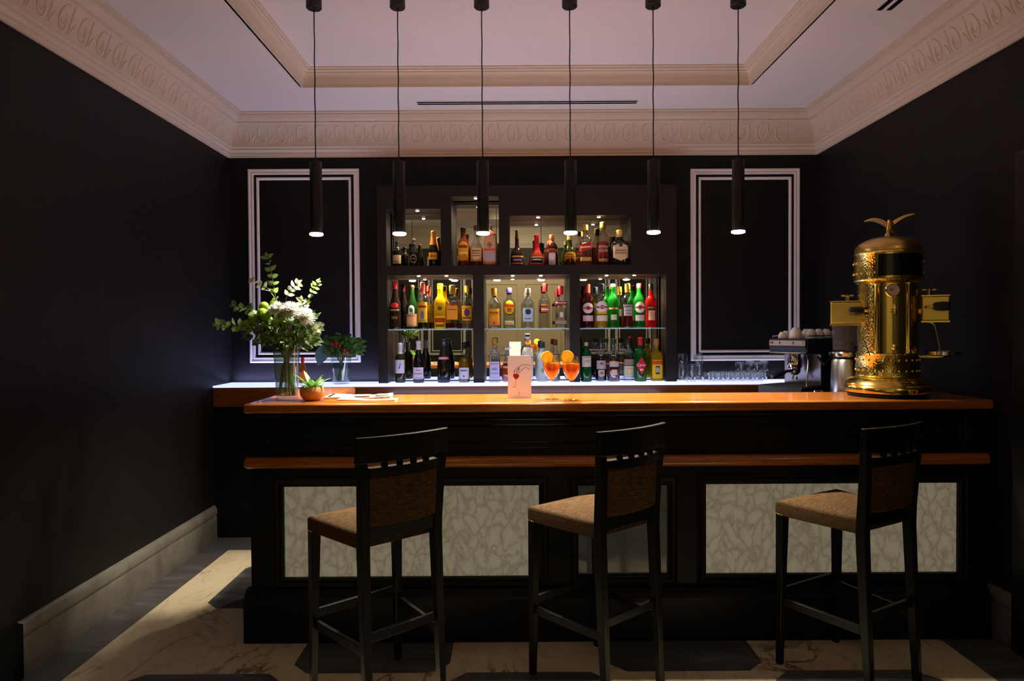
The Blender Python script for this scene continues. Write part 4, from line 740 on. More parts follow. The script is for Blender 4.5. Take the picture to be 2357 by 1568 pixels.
def branch(pts, mat, sizes, pairs, face=(0, -1, 0.35), seed=0, skip=0.15):
    r = random.Random(seed); P = [Vector(p) for p in pts]; S = MB(); Lm = MB()
    S.tube(P, [0.0028-0.0018*i/(len(P)-1) for i in range(len(P))], 6); build_b = build('eucalyptus_branch', S, m_stem, bq)
    for k in range(pairs):
        t = skip+(1-skip)*k/(pairs-1) if pairs > 1 else 1; q = t*(len(P)-1); i = min(len(P)-2, int(q)); p = P[i].lerp(P[i+1], q-i); d = (P[i+1]-P[i]).normalized()
        s = sizes[0]+(sizes[1]-sizes[0])*t
        az = r.uniform(0, PI)
        side = d.cross(Vector(face)).normalized()
        side = (Matrix.Rotation(az*0.55-0.8, 3, d) @ side)
        for sg in (-1, 1):
            dd = (side*sg*0.9+d*r.uniform(0.25, 0.7)+Vector((0, r.uniform(-.3, .1), 0))).normalized()
            upv = (Vector(face)+Vector((r.uniform(-.6, .6), r.uniform(-.4, .4), r.uniform(-.4, .6)))).normalized()
            Lm.leaf(p, dd, upv, s*r.uniform(.85, 1.15), s*0.66, 0.18, 0, 0.12)
    dd = (P[-1]-P[-2]).normalized(); Lm.leaf(P[-1], dd, face, sizes[1], sizes[1]*0.5, 0.2)
    build('leaves', Lm, mat, build_b, smooth=60)
branch([V(662, 790), V(652, 740, -.02), V(640, 690, -.03), V(634, 640, -.03), V(622, 600, -.02)], m_euc, (0.034, 0.036), 9, seed=1, skip=0.3)
branch([V(652, 740), V(640, 700, .01), V(616, 667, .02), V(596, 658, .03), V(578, 648, .04)], m_eucp, (0.03, 0.026), 5, seed=2, skip=0.45)
branch([V(645, 770), V(600, 735, .03), V(565, 714, .04), V(535, 708, .05)], m_deep, (0.040, 0.038), 8, seed=3, skip=0.3)
branch([V(645, 785), V(600, 765, -.02), V(555, 752, -.03), V(515, 750, -.04)], m_euc, (0.042, 0.038), 9, seed=4, skip=0.25)
branch([V(672, 780), V(690, 730, .03), V(706, 695, .04), V(718, 668, .05), V(727, 652, .05)], m_euc, (0.036, 0.026), 7, seed=5, skip=0.35)
branch([V(655, 735), V(660, 690, .0), V(672, 670, .0), V(686, 658, .0)], m_eucp, (0.03, 0.034), 4, seed=6, skip=0.45)
branch([V(672, 790), V(705, 778, -.04), V(728, 766, -.05), V(742, 758, -.05)], m_eucp, (0.036, 0.03), 5, seed=7, skip=0.35)
branch([V(676, 770), V(688, 735, .03), V(694, 712, .04), V(690, 696, .05)], m_eucp, (0.036, 0.034), 4, seed=8, skip=0.5)
branch([V(640, 790), V(610, 790, -.03), V(590, 785, -.04), V(575, 775, -.04)], m_deep, (0.03, 0.03), 4, seed=9, skip=0.3)
def mum(c, nrm, R, petals=150, seed=0):
    petals = int(petals*1.15)
    r = random.Random(seed); nrm = Vector(nrm).normalized(); q = Vector((0, 0, 1)).rotation_difference(nrm); c = Vector(c)
    M = MB()
    for k in range(petals):
        t = (k+0.5)/petals; th = math.acos(1-1.25*t) if 1-1.25*t > -1 else PI; ph = k*2.39996
        d = q @ Vector((math.sin(th)*math.cos(ph), math.sin(th)*math.sin(ph), math.cos(th)*0.75))
        u = q @ Vector((-math.sin(th)*0.3*math.cos(ph), -math.sin(th)*0.3*math.sin(ph), 1))
        M.leaf(c+d*R*0.18, d, u, R*(0.66+0.28*t)*r.uniform(.9, 1.08), R*0.22, 0.3, 0, -0.14, 4)
    o = build('white_chrysanthemum', M, m_petal, bq, smooth=60)
    build('flower_core', MB().sphere(tuple(c), R*0.2, 10, 6), m_core, o)
mum(V(645, 716, -.045), (-0.25, -0.9, 1), 0.046, 150, 1)
mum(V(676, 720, -.06), (0.1, -0.95, 1), 0.056, 170, 2)
mum(V(708, 734, -.045), (0.4, -0.9, 0.9), 0.056, 170, 3)
mum(V(680, 752, -.075), (0.1, -1, 0.1), 0.026, 60, 4)
mum(V(628, 766, -.08), (-0.3, -1, 0.2), 0.022, 50, 5)
mum(V(655, 733, -.085), (-0.1, -1, 0.3), 0.024, 50, 6)
for i, (px, py, dy) in enumerate([(610, 709, .0), (611, 724, -.03), (622, 731, -.06), (591, 738, -.03), (573, 748, -.02), (652, 747, -.095), (604, 760, -.05), (629, 702, .02), (621, 757, -.07), (664, 728, -.08), (695, 745, -.06)]):
    R = 0.029 if i in (0, 1, 2, 3, 5) else 0.023; M = MB(); c = V(px, py, dy)
    M.sphere(tuple(c), R*0.88, 16, 12)
    for k in range(150):
        z = 1-2*(k+.5)/150; ph = k*2.39996; s_ = math.sqrt(1-z*z); d = Vector((s_*math.cos(ph), s_*math.sin(ph), z*0.85)); M.leaf(c+d*R*0.84, d+Vector((0, 0, .25)), Vector((0, 0, 1)) if abs(z) < .9 else Vector((1, 0, 0)), R*0.20, R*0.2, 0.5, 0, 0, 2)
    build('green_pompon', M, m_pom, bq, smooth=60)
M = MB(); M2 = MB()
for k in range(520):
    a = rnd.uniform(0, 2*PI); r0 = rnd.uniform(.01, .15); z = rnd.uniform(-.02, .115)+0.25*max(0, r0-.05); q_ = Vector((r0*math.cos(a), r0*0.7*math.sin(a), z))
    (M2 if k % 4 == 0 else M).leaf(q_, Vector((math.cos(a), math.sin(a), rnd.uniform(-.6, 1.6))), Vector((rnd.uniform(-.8, .8), -1, rnd.uniform(-.2, 1))), rnd.uniform(.035, .058), rnd.uniform(.016, .028), .2, 0, .25)
build('foliage', M2, m_euc, bq, smooth=60)['kind'] = 'stuff'
build('foliage', M, m_deep, bq, smooth=60)['kind'] = 'stuff'

# ------------------------------------------------------------------ succulent in a terracotta bowl
p = thing('potted_succulent', 'small green succulent in a round terracotta bowl beside the vase', 'potted plant', (-1.027, 3.49, ZB))
m_terra = pr('terracotta', (0.42, 0.215, 0.075), 0.6, spec=0.3)
build('bowl', MB().lathe([(0.034, 0), (0.046, 0.010), (0.058, 0.028), (0.062, 0.046), (0.060, 0.060), (0.054, 0.072), (0.050, 0.072), (0.052, 0.060), (0.001, 0.058)], 32), m_terra, p)
m_succ = foliage('succulent_green', (0.10, 0.34, 0.06), (0.22, 0.50, 0.14), 0.25)
for k in range(17):
    a = k*2.39996; t = k/16; el = 0.25+1.0*(1-t)*0.9; d = Vector((math.cos(a)*math.cos(el), math.sin(a)*math.cos(el), math.sin(el)))
    M = MB(); M.leaf((0.012*math.cos(a), 0.012*math.sin(a), 0.064), d, Vector((0, 0, 1)), 0.06+0.05*(0.5+0.5*math.sin(k*1.9)), 0.026, 0.35, 0, 0.18, 7)
    build('leaf', M, m_succ, p, smooth=60)

# ------------------------------------------------------------------ newspapers
m_news = pr('newsprint', (0.55, 0.52, 0.46), 0.85, spec=0.05); nt = m_news.node_tree
bk = N(nt, 'ShaderNodeTexBrick', i={'Scale': 1.0, 'Mortar Size': 0.0016, 'Brick Width': 0.055, 'Row Height': 0.0062, 'Color1': (0.34, 0.32, 0.29, 1), 'Color2': (0.62, 0.59, 0.53, 1), 'Mortar': (0.66, 0.63, 0.57, 1)})
nt.links.new(coords(nt, (1, 1, 1)), bk.inputs['Vector']); nt.links.new(bk.outputs[0], bsdf(m_news).inputs['Base Color'])
def paper(x, y, z, rz, w_, d_, h_, lab, marks):
    t = thing('newspaper', lab, 'newspaper', (x, y, z), math.radians(rz), 'newspapers on the bar top')
    mb = MB(); n = 10
    rs = []
    for k in range(n+1):
        xx = -w_/2+w_*k/n; sag = 0.004*math.sin(PI*k/n*2.0+1)+(0.010*max(0, k/n-0.7) if marks else 0)
        rs.append([(xx, -d_/2, 0), (xx, d_/2, 0), (xx, d_/2, h_+max(-0.002, sag)), (xx, -d_/2, h_+max(-0.002, sag*0.6))])
    mb.rings(rs); build('pages', mb, m_news, t, smooth=40)
    top_ = h_+0.0062
    for (a, b, c, d, col) in marks:
        build('printed_picture', MB().box(a, b, c, d, h_+0.002, top_), flat(col), t, smooth=0)
    return t
paper(-0.815, 3.635, ZB, 4, 0.34, 0.17, 0.008, 'folded newspaper with black headline strip next to the terracotta bowl', [(-0.155, -0.14, -0.07, 0.07, '#10201c'), (-0.02, 0.06, -0.07, 0.02, '#8a7468'), (0.09, 0.155, -0.06, 0.05, '#5a5050')])
paper(-0.74, 3.487, ZB, -5, 0.30, 0.075, 0.0045, 'newspaper section slid out in front of the folded newspaper', [])
# ------------------------------------------------------------------ menu card
m_menu = pr('menu_card', (0.86, 0.83, 0.84), 0.7, spec=0.1)
mc = thing('menu_card', 'standing pale pink menu card with a drawn hand and wine glass', 'menu', (0.042, 3.53, ZB), 0.0)
H_, W_ = 0.222, 0.122
build('front_leaf', MB().box(-W_/2, W_/2, -0.0006, 0.0006, 0, H_), m_menu, mc, smooth=0)
build('back_leaf', MB().rings([[(W_/2, 0.0008, z), (W_/2-0.0006, 0.0016, z), (-W_/2+0.01, 0.055, z), (-W_/2+0.0106, 0.054, z)] for z in (0, H_)]), m_menu, mc, smooth=0)
def mp(px, py): return ((px-787)/(450)*W_, -0.0012, (1390-py)/(1390-600)*H_)     # sketch lines on the card face
mb = MB()
for pl in ([(1010, 795), (960, 775), (900, 765), (840, 775), (790, 795), (760, 815)], [(985, 860), (940, 830), (900, 805), (870, 835), (820, 875), (790, 905), (768, 935)], [(760, 815), (715, 845), (690, 885), (682, 920)], [(775, 830), (735, 855), (725, 900), (735, 930)],
           [(780, 840), (755, 870), (750, 905), (745, 930)], [(760, 818), (790, 830), (770, 870), (775, 900)], [(700, 860), (680, 890), (690, 930)]):
    mb.tube([mp(*q) for q in pl], [0.0009]*len(pl), 5)
mb.tube([mp(718, 1035), mp(710, 1100), mp(703, 1165)], 0.0006, 5); mb.tube([mp(650, 1182), mp(690, 1170), mp(720, 1182)], 0.0008, 5)
mb.tube([mp(770, 1265), mp(790, 1280), mp(770, 1300), mp(780, 1335)], 0.0005, 5)
build('line_drawing', mb, flat('#4a3a36'), mc)
mb = MB(); B2 = [(665, 945), (690, 935), (745, 935), (775, 950), (778, 985), (755, 1020), (720, 1040), (690, 1020), (668, 985)]
mb.add([(mp(*q)[0], -0.00075, mp(*q)[2]) for q in B2]+[(mp(*q)[0], -0.0012, mp(*q)[2]) for q in B2], [tuple(range(9, 18))]+[(j, (j+1) % 9, 9+(j+1) % 9, 9+j) for j in range(9)])
build('red_wine_print', mb, flat('#9a1420'), mc, smooth=0)

# ------------------------------------------------------------------ spritz cocktails
m_orange = foliage('orange_flesh', (1.0, 0.56, 0.02), (1.0, 0.72, 0.05), 0.35)
m_rind = foliage('orange_rind', (0.95, 0.46, 0.01), (1.0, 0.58, 0.03), 0.1)
m_pith = foliage('orange_pith', (0.95, 0.72, 0.25), (0.98, 0.8, 0.4), 0.3)
m_spritz = liquidmat('spritz_drink', (0.95, 0.22, 0.012), 0.35)
nt = m_spritz.node_tree; tc = nt.nodes.new('ShaderNodeTexCoord'); sp_ = nt.nodes.new('ShaderNodeSeparateXYZ'); nt.links.new(tc.outputs['Object'], sp_.inputs[0])
mr = N(nt, 'ShaderNodeMapRange', i={'From Min': 0.10, 'From Max': 0.186}); nt.links.new(sp_.outputs['Z'], mr.inputs[0])
rr_ = ramp(nt, [(0.0, (1.0, 0.66, 0.04)), (0.3, (0.95, 0.36, 0.015)), (0.6, (0.55, 0.085, 0.004)), (0.85, (0.75, 0.20, 0.01)), (1.0, (0.95, 0.42, 0.04))], mr.outputs[0])
for q in nt.nodes:
    if q.type in ('BSDF_TRANSPARENT', 'BSDF_TRANSLUCENT', 'BSDF_DIFFUSE'): nt.links.new(rr_.outputs[0], q.inputs[0])
m_spritz2 = liquidmat('spritz_pale', (1.0, 0.50, 0.03), 0.4)
m_ice = glassmat('ice', (0.95, 0.9, 0.85), 0.25, 0.1)
def cocktail(x, y, rz, lab, dark, sl):
    t = thing('cocktail_glass', lab, 'cocktail', (x, y, ZB), 0, 'orange spritz cocktails')
    P = [(0.038, 0), (0.0385, 0.0015), (0.024, 0.004), (0.008, 0.010), (0.0042, 0.020), (0.0036, 0.050), (0.0036, 0.085), (0.0055, 0.092), (0.020, 0.110), (0.036, 0.134), (0.0435, 0.155), (0.0440, 0.172), (0.0405, 0.200), (0.0375, 0.222), (0.0368, 0.222), (0.0396, 0.200), (0.0430, 0.172), (0.0425, 0.156), (0.035, 0.136), (0.019, 0.112), (0.001, 0.098)]
    build('glass', MB().lathe(P, 32, cap1=False), m_glass, t)
    build('drink', MB().lathe([(0.002, 0.100), (0.018, 0.1135), (0.0335, 0.1375), (0.0410, 0.157), (0.0415, 0.172), (0.0400, 0.186), (0.001, 0.186)], 28), m_spritz, t)
    build('drink_bottom', MB().lathe([(0.0035, 0.1005), (0.019, 0.1135), (0.0285, 0.1275), (0.001, 0.128)], 24), m_spritz2, t) if False else None
    for k in range(3):
        a = 2.1*k+rz; M = MB(); M.box(-0.012, 0.012, -0.012, 0.012, -0.012, 0.012); build('ice_cube', M, m_ice, t, (0.018*math.cos(a), 0.016*math.sin(a), 0.181), smooth=0, bevel=0.003, rot=(0.4*k, 0.3+k, a))
    # orange wheel on the rim
    s = build('orange_slice', MB().lathe([(0.0295, -0.0022), (0.0295, 0.0022)], 32, axis='Y'), m_orange, t, sl, rot=(0.15, 0, rz))
    build('rind', MB().lathe([(0.0292, -0.0026), (0.0325, -0.0024), (0.0325, 0.0024), (0.0292, 0.0026), (0.0292, -0.0026)], 32, axis='Y', cap0=False, cap1=False), m_rind, s)
    M = MB()
    for k in range(10):
        a = 2*PI*k/10; M.bar((0.004*math.cos(a), -0.0024, 0.004*math.sin(a)), (0.028*math.cos(a), -0.0024, 0.028*math.sin(a)), 0.0012, 0.0012)
    build('pith', M, m_pith, s, smooth=0)
    return t
cocktail(0.206, 3.47, 0.3, 'orange cocktail with an orange wheel, nearer the menu card', True, (-0.024, -0.038, 0.216))
cocktail(0.302, 3.42, -0.2, 'orange cocktail with an orange wheel, right one of the pair, farther from the menu', False, (-0.022, -0.034, 0.220))

# ------------------------------------------------------------------ berries in a small vase on the back counter
ZK = 1.1305
g = thing('small_vase', 'small clear glass vase on the back counter at the left of the niches', 'vase', (-1.288, 5.13, ZK))
build('glass', MB().lathe([(0.060, 0), (0.063, 0.004), (0.064, 0.03), (0.070, 0.12), (0.076, 0.205), (0.074, 0.205), (0.067, 0.12), (0.060, 0.03), (0.058, 0.016), (0.001, 0.014)], 32, cap1=False), m_vaseglass, g)
build('water', MB().lathe([(0.0575, 0.017), (0.0595, 0.03), (0.0655, 0.115), (0.001, 0.115)], 28), m_water, g)
bb = thing('berry_bouquet', 'low bouquet of dark green leaves and red berries in the small vase', 'bouquet', (-1.288, 5.13, ZK+0.205))
rnd = random.Random(9); M = MB()
for k in range(9):
    a = 2*PI*k/9; M.tube([(0.03*math.cos(a+2.5), 0.03*math.sin(a+2.5), -0.18), (0.0, 0, -0.06), (0.03*math.cos(a), 0.03*math.sin(a), 0.0), (0.08*math.cos(a), 0.05*math.sin(a), 0.07)], 0.003, 6)
build('stems', M, m_stem, bb)
m_leaf2 = foliage('bush_green', (0.03, 0.10, 0.02), (0.08, 0.20, 0.04), 0.3)
M = MB()
for k in range(330):
    a = rnd.uniform(0, 2*PI); r0 = rnd.uniform(.01, .12)*(1.35 if math.cos(a) > .3 else 1); z = rnd.uniform(-.01, .15)*(1-r0*2.2)
    M.leaf((r0*math.cos(a), r0*0.6*math.sin(a), z+0.015), Vector((math.cos(a), .6*math.sin(a), rnd.uniform(-.6, 1.2))), Vector((rnd.uniform(-.8, .8), -1, rnd.uniform(-.2, 1))), rnd.uniform(.035, .055), rnd.uniform(.02, .034), .2, 0, .2)
build('foliage', M, m_leaf2, bb, smooth=60)['kind'] = 'stuff'
m_bleaf = foliage('blue_green_leaf', (0.07, 0.15, 0.15), (0.10, 0.20, 0.19), 0.2)
build('large_leaf', MB().leaf((-0.11, -0.03, 0.09), Vector((-0.35, -0.05, -1)), Vector((0.15, -1, 0.2)), 0.165, 0.095, 0.12, 0, 0.05, 9), m_bleaf, bb, smooth=60)
m_berry = pr('red_berry', (0.30, 0.012, 0.014), 0.2)
for cx, cz, n in ((-0.03, 0.10, 8), (0.0, 0.085, 6), (0.055, 0.045, 8), (0.062, 0.02, 6), (-0.06, 0.085, 5)):
    for k in range(n):
        build('berry', MB().sphere((cx+rnd.uniform(-.028, .028), -0.075+rnd.uniform(-.02, .02), cz+rnd.uniform(-.02, .02)), 0.0075, 10, 7), m_berry, bb)
# small orange topped bottle half hidden by the vase
t = thing('small_bottle', 'small bottle with orange label and red top, half hidden behind the tall vase', 'bottle', (-1.60, 5.20, ZK))
build('glass_body', MB().lathe([(0.026, 0), (0.030, 0.005), (0.030, 0.10), (0.024, 0.125), (0.013, 0.15), (0.012, 0.19)], 24), liquidmat('bottle_amber', (0.45, 0.13, 0.02), 0.35), t)
build('label', MB().lathe([(0.0308, 0.025), (0.0308, 0.09)], 24, cap0=False, cap1=False), flat('#d8702a'), t)
build('cap', MB().lathe([(0.0135, 0.165), (0.0135, 0.20), (0.001, 0.202)], 20), flat('#b8301c', 0.4), t)

# ------------------------------------------------------------------ drinking glasses on the back counter
def make_glass(kind, lab, grp):
    t = thing('tumbler' if kind == 't' else 'highball_glass', lab, 'glass', (0, 0, 0), 0, grp)
    if kind == 't': P = [(0.036, 0), (0.037, 0.002), (0.0355, 0.03), (0.034, 0.066), (0.029, 0.073), (0.0, 0.073), (0.0, 0.066), (0.031, 0.062), (0.0335, 0.03), (0.0345, 0.0015)]
    else: P = [(0.033, 0), (0.034, 0.002), (0.032, 0.05), (0.029, 0.125), (0.025, 0.135), (0.0, 0.136), (0.0, 0.122), (0.026, 0.118), (0.030, 0.05), (0.0315, 0.0015)]
    build('glass', MB().lathe([(max(r, 1e-4), z) for r, z in P], 24, cap0=False, cap1=False), m_glass, t)
    return t
g1, g2 = 'upturned tumblers on the back counter', 'highball glasses on the back counter'
tb = hb = None
CX = lambda px, Y: (px-1174.5)/1562.6*Y
k = 0
for px in (1626, 1652, 1678, 1696, 1719, 1741, 1763):
    pass
rows = [(5.10, [1628+23.0*i for i in range(6)], 0), (5.22, [1640+22.4*i for i in range(6)], 0)]
pos = ['first', 'second', 'third', 'fourth', 'fifth', 'sixth']
for ri, (Y, L_, lev) in enumerate(rows):
    for i, px in enumerate(L_):
        lab = '%s tumbler from the left in the %s row of upturned tumblers' % (pos[i], 'front' if ri == 0 else 'rear')
        if tb is None: t = tb = make_glass('t', lab, g1)
        else: t = copy_tree(tb); t['label'] = lab
        t.location = (CX(px, Y), Y, ZK)
for i, (px, Y, nm) in enumerate(((1701, 5.10, 'left'), (1724, 5.22, 'middle'), (1738, 5.10, 'second from right'), (1756, 5.22, 'right'))):
    t = copy_tree(tb); t['label'] = '%s one of the four upturned tumblers stacked on top' % nm; t.location = (CX(px, Y), Y, ZK+0.0745); t['group'] = 'upturned tumblers stacked on top'
for i, (px, Y, z, lab) in enumerate(((1569, 5.19, 0, 'leftmost highball glass beside the bottle unit'), (1588, 5.08, 0, 'middle highball glass in front of its neighbours'), (1606, 5.19, 0, 'rightmost highball glass next to the tumblers'))):
    if hb is None: t = hb = make_glass('h', lab, g2)
    else: t = copy_tree(hb); t['label'] = lab
    t.location = (CX(px, Y), Y, ZK+z)
for px, lab in ((1569, 'tumbler stacked on the leftmost highball glass'), (1606, 'tumbler stacked on the rightmost highball glass')):
    t = copy_tree(tb); t['label'] = lab; t['group'] = 'tumblers on the highball glasses'; t.location = (CX(px, 5.19), 5.19, ZK+0.137)

# ------------------------------------------------------------------ espresso machine behind the bar
es = thing('espresso_machine', 'dark blue and steel espresso machine behind the bar, cups on top', 'coffee machine', (1.857, 4.25, 1.0505), math.radians(-55))
# local frame: front faces -X', its near side faces the bar; origin at the near front corner
m_blue = pr('enamel_blue', (0.014, 0.036, 0.07), 0.3); m_backsteel = pr('dark_steel', (0.20, 0.20, 0.23), 0.3, 1.0); m_silver = pr('panel_silver', (0.42, 0.38, 0.31), 0.35, 0.4)
E_ = thing  # keep helper names short below
es.rotation_euler = (0, 0, math.radians(35))
Wd, Dp = 0.27, 0.40      # width along local +Y, depth along local +X
build('head_housing', MB().box(0, Dp, 0, Wd, 0.315, 0.415), m_blue, es, smooth=0, bevel=0.008)
build('front_panel', MB().box(-0.012, 0.002, 0.006, Wd-0.006, 0.352, 0.412).box(-0.012, 0.002, 0.004, Wd-0.004, 0.316, 0.322), m_black, es, smooth=0, bevel=0.003)
fp = build('badge_strip', MB().box(-0.0145, -0.012, 0.008, Wd-0.008, 0.370, 0.403), m_silver, es, smooth=0, bevel=0.001)
build('round_button', MB().lathe([(0.012, -0.001), (0.012, 0.003), (0.001, 0.0035)], 20, axis='X', c=(-0.0165, 0.032, 0.388)), m_steel, fp)
build('red_badge', MB().box(-0.0152, -0.0144, Wd-0.040, Wd-0.016, 0.382, 0.394), flat('#8a2a20'), fp, smooth=0)
for yy in (0.09, 0.185): build('pictogram', MB().box(-0.0152, -0.0144, yy-0.004, yy+0.004, 0.378, 0.396), m_ink, fp, smooth=0)
build('chrome_edge', MB().box(-0.013, 0.0, 0.003, Wd-0.003, 0.322, 0.330), m_chrome, es, smooth=0, bevel=0.002)
build('rear_column', MB().box(0.16, Dp, 0.004, Wd-0.004, 0.11, 0.314), m_backsteel, es, smooth=0, bevel=0.004)
build('drip_base', MB().box(-0.10, Dp, -0.02, Wd+0.02, 0, 0.112), m_black, es, smooth=0, bevel=0.006)
build('drip_grate', MB().box(-0.09, 0.15, -0.01, Wd+0.01, 0.1125, 0.116), m_black, es, smooth=0)
build('group_head', MB().lathe([(0.042, 0.225), (0.046, 0.235), (0.046, 0.275), (0.036, 0.30), (0.036, 0.315)], 28, c=(0.075, Wd/2, 0)), m_chrome, es)
pf = build('portafilter', MB().lathe([(0.020, 0.180), (0.034, 0.195), (0.037, 0.224), (0.037, 0.2248)], 24, c=(0.075, Wd/2, 0)), m_chrome, es)
build('handle', MB().tube([(0.035, Wd/2, 0.208), (-0.03, Wd/2, 0.204), (-0.05, Wd/2, 0.200), (-0.16, Wd/2, 0.180), (-0.175, Wd/2, 0.178)], [0.009, 0.010, 0.017, 0.019, 0.012], 14), m_black, pf)
build('spout', MB().tube([(0.075, Wd/2, 0.182), (0.075, Wd/2-0.012, 0.165), (0.075, Wd/2-0.016, 0.148)], 0.006, 8).tube([(0.075, Wd/2, 0.182), (0.075, Wd/2+0.012, 0.165), (0.075, Wd/2+0.016, 0.148)], 0.006, 8), m_chrome, pf)
build('steam_wand', MB().tube([(0.05, 0.03, 0.315), (0.03, 0.015, 0.26), (-0.01, 0.0, 0.16), (-0.02, -0.005, 0.11)], [0.006, 0.006, 0.005, 0.0045], 8), m_chrome, es)
build('lever', MB().tube([(0.10, -0.005, 0.30), (0.12, -0.04, 0.25), (0.16, -0.06, 0.28), (0.22, -0.07, 0.305)], [0.008, 0.012, 0.013, 0.010], 10), m_black, es)
build('cup_rail', MB().tube([(0.02, 0.008, 0.418), (0.02, 0.008, 0.432), (Dp-0.01, 0.008, 0.432), (Dp-0.01, Wd-0.01, 0.432), (0.02, Wd-0.01, 0.432), (0.02, Wd-0.01, 0.418)], 0.003, 8), m_chrome, es)
# cups on the machine
m4 = Matrix.Translation((1.857, 4.25, 1.0505)) @ Matrix.Rotation(math.radians(35), 4, 'Z')
def make_cup(lab):
    t = thing('coffee_cup', lab, 'cup', (0, 0, 0), 0, 'white coffee cups on the espresso machine')
    build('bowl', MB().lathe([(0.036, 0), (0.037, 0.003), (0.033, 0.03), (0.024, 0.050), (0.018, 0.055), (0.017, 0.060), (0.001, 0.058)], 24), m_porcelain, t)
    build('handle', MB().tube([(0.033, 0, 0.012), (0.052, 0, 0.016), (0.054, 0, 0.034), (0.030, 0, 0.040)], 0.0038, 8), m_porcelain, t)
    return t
c0 = None
for i, (lx, ly, z, s, lab) in enumerate(((0.05, 0.21, 0, .7, 'small upturned white cup at the front left of the machine top'), (0.06, 0.12, 0, 1.15, 'largest upturned white cup near the front of the machine top'), (0.15, 0.068, 0, 1.0, 'upturned white cup at the middle of the near edge of the machine top'),
        (0.165, 0.175, 0, 1.0, 'upturned white cup in the middle of the machine top'), (0.24, 0.068, 0, 1.0, 'upturned white cup behind the glass hopper, near edge'), (0.24, 0.155, 0, 1.0, 'upturned white cup in the rear half of the machine top'), (0.33, 0.068, 0, 1.0, 'upturned white cup at the rear near corner of the machine top'), (0.13, 0.235, 0, .8, 'small upturned white cup at the far edge of the machine top'))):
    c = make_cup(lab) if c0 is None else copy_tree(c0)
    if c0 is None: c0 = c
    pw = m4 @ Vector((lx, ly, 0.4155)); c.location = pw; c.rotation_euler = (0, 0, 0.9*i); c.scale = (s, s, s); c['label'] = lab
# steel jug in front of the machine column
jug = thing('milk_jug', 'small steel milk jug with orange reflections between machine and grinder', 'jug', (1.845, 4.075, 1.0505))
build('body', MB().lathe([(0.034, 0), (0.038, 0.006), (0.040, 0.04), (0.030, 0.085), (0.031, 0.105), (0.0295, 0.105), (0.0285, 0.085), (0.037, 0.04), (0.034, 0.008), (0.001, 0.007)], 28), m_chrome, jug)
build('handle', MB().tube([(0.029, -0.01, 0.095), (0.058, -0.02, 0.09), (0.060, -0.02, 0.045), (0.039, -0.013, 0.03)], 0.004, 8), m_chrome, jug)

# ------------------------------------------------------------------ coffee grinder
m_hopper = liquidmat('smoky_plastic', (0.62, 0.60, 0.58), 0.82)
gr = thing('coffee_grinder', 'steel coffee grinder with a clear bean hopper left of the brass machine', 'grinder', (1.975, 3.99, 1.0505))
build('body', MB().lathe([(0.088, 0), (0.092, 0.01), (0.088, 0.15), (0.084, 0.285), (0.075, 0.30), (0.02, 0.302)], 36), m_steel, gr)
build('collar', MB().lathe([(0.070, 0.303), (0.094, 0.318), (0.100, 0.335), (0.097, 0.342), (0.07, 0.344)], 36), m_chrome, gr)
build('hopper', MB().lathe([(0.066, 0.345), (0.077, 0.352), (0.079, 0.47), (0.0785, 0.51), (0.074, 0.515), (0.002, 0.516)], 36, cap0=False), m_hopper, gr)
m_bean = pr('coffee_bean', (0.055, 0.022, 0.010), 0.4)
M = MB(); rnd = random.Random(4)
for k in range(170):
    a = rnd.uniform(0, 2*PI); r0 = 0.068*math.sqrt(rnd.random()); M.sphere((r0*math.cos(a), r0*math.sin(a), 0.358+0.035*rnd.random()), 0.0065, 6, 4, sz=0.6)
bo = build('coffee_beans', M, m_bean, gr); bo['kind'] = 'stuff'
build('name_plate', MB().box(-0.012, 0.045, -0.090, -0.082, 0.235, 0.285), m_black, gr, smooth=0, bevel=0.002)
build('display', MB().box(0.002, 0.036, -0.0915, -0.0898, 0.248, 0.274), m_silver, gr, smooth=0)

# ------------------------------------------------------------------ brass espresso machine on the bar
br = thing('brass_coffee_machine', 'tall polished brass coffee machine with an eagle on its dome', 'coffee machine', (1.978, 3.565, ZB), math.radians(-29))
build('foot', MB().lathe([(0.185, 0), (0.190, 0.004), (0.190, 0.016), (0.18, 0.018)], 48), m_black, br)
build('base_flange', MB().lathe([(0.18, 0.0185), (0.205, 0.022), (0.209, 0.034), (0.206, 0.050), (0.200, 0.058), (0.203, 0.064), (0.196, 0.076), (0.178, 0.092), (0.160, 0.099), (0.148, 0.100)], 48), m_brass, br)
build('lower_drum', MB().lathe([(0.149, 0.101), (0.152, 0.106), (0.149, 0.112), (0.149, 0.212), (0.153, 0.218), (0.149, 0.224)], 56), m_hammer, br)
build('boiler', MB().lathe([(0.143, 0.225), (0.143, 0.585), (0.150, 0.592), (0.160, 0.597)], 56), m_hammer, br)
build('upper_drum', MB().lathe([(0.161, 0.598), (0.164, 0.604), (0.160, 0.609), (0.160, 0.735), (0.164, 0.741), (0.161, 0.748), (0.156, 0.752)], 56), m_hammer, br)
build('dome', MB().lathe([(0.157, 0.753), (0.157, 0.762)]+[(0.157*math.cos(t), 0.762+0.072*math.sin(t)) for t in [math.radians(8*k) for k in range(1, 11)]]+[(0.012, 0.834)], 48), m_copper, br)
M = MB()
for z in (0.135, 0.19):
    for k in range(26):
        a = 2*PI*k/26; M.sphere((0.1495*math.cos(a), 0.1495*math.sin(a), z), 0.0062, 8, 5)
for z in (0.640, 0.695):
    for k in range(26):
        a = 2*PI*k/26
        if -0.35 < math.atan2(math.cos(a), -math.sin(a))-0.45 < 0.95 and True: continue
        M.sphere((0.1605*math.cos(a), 0.1605*math.sin(a), z), 0.0062, 8, 5)
rv = build('rivet_bands', M, m_brass, br)
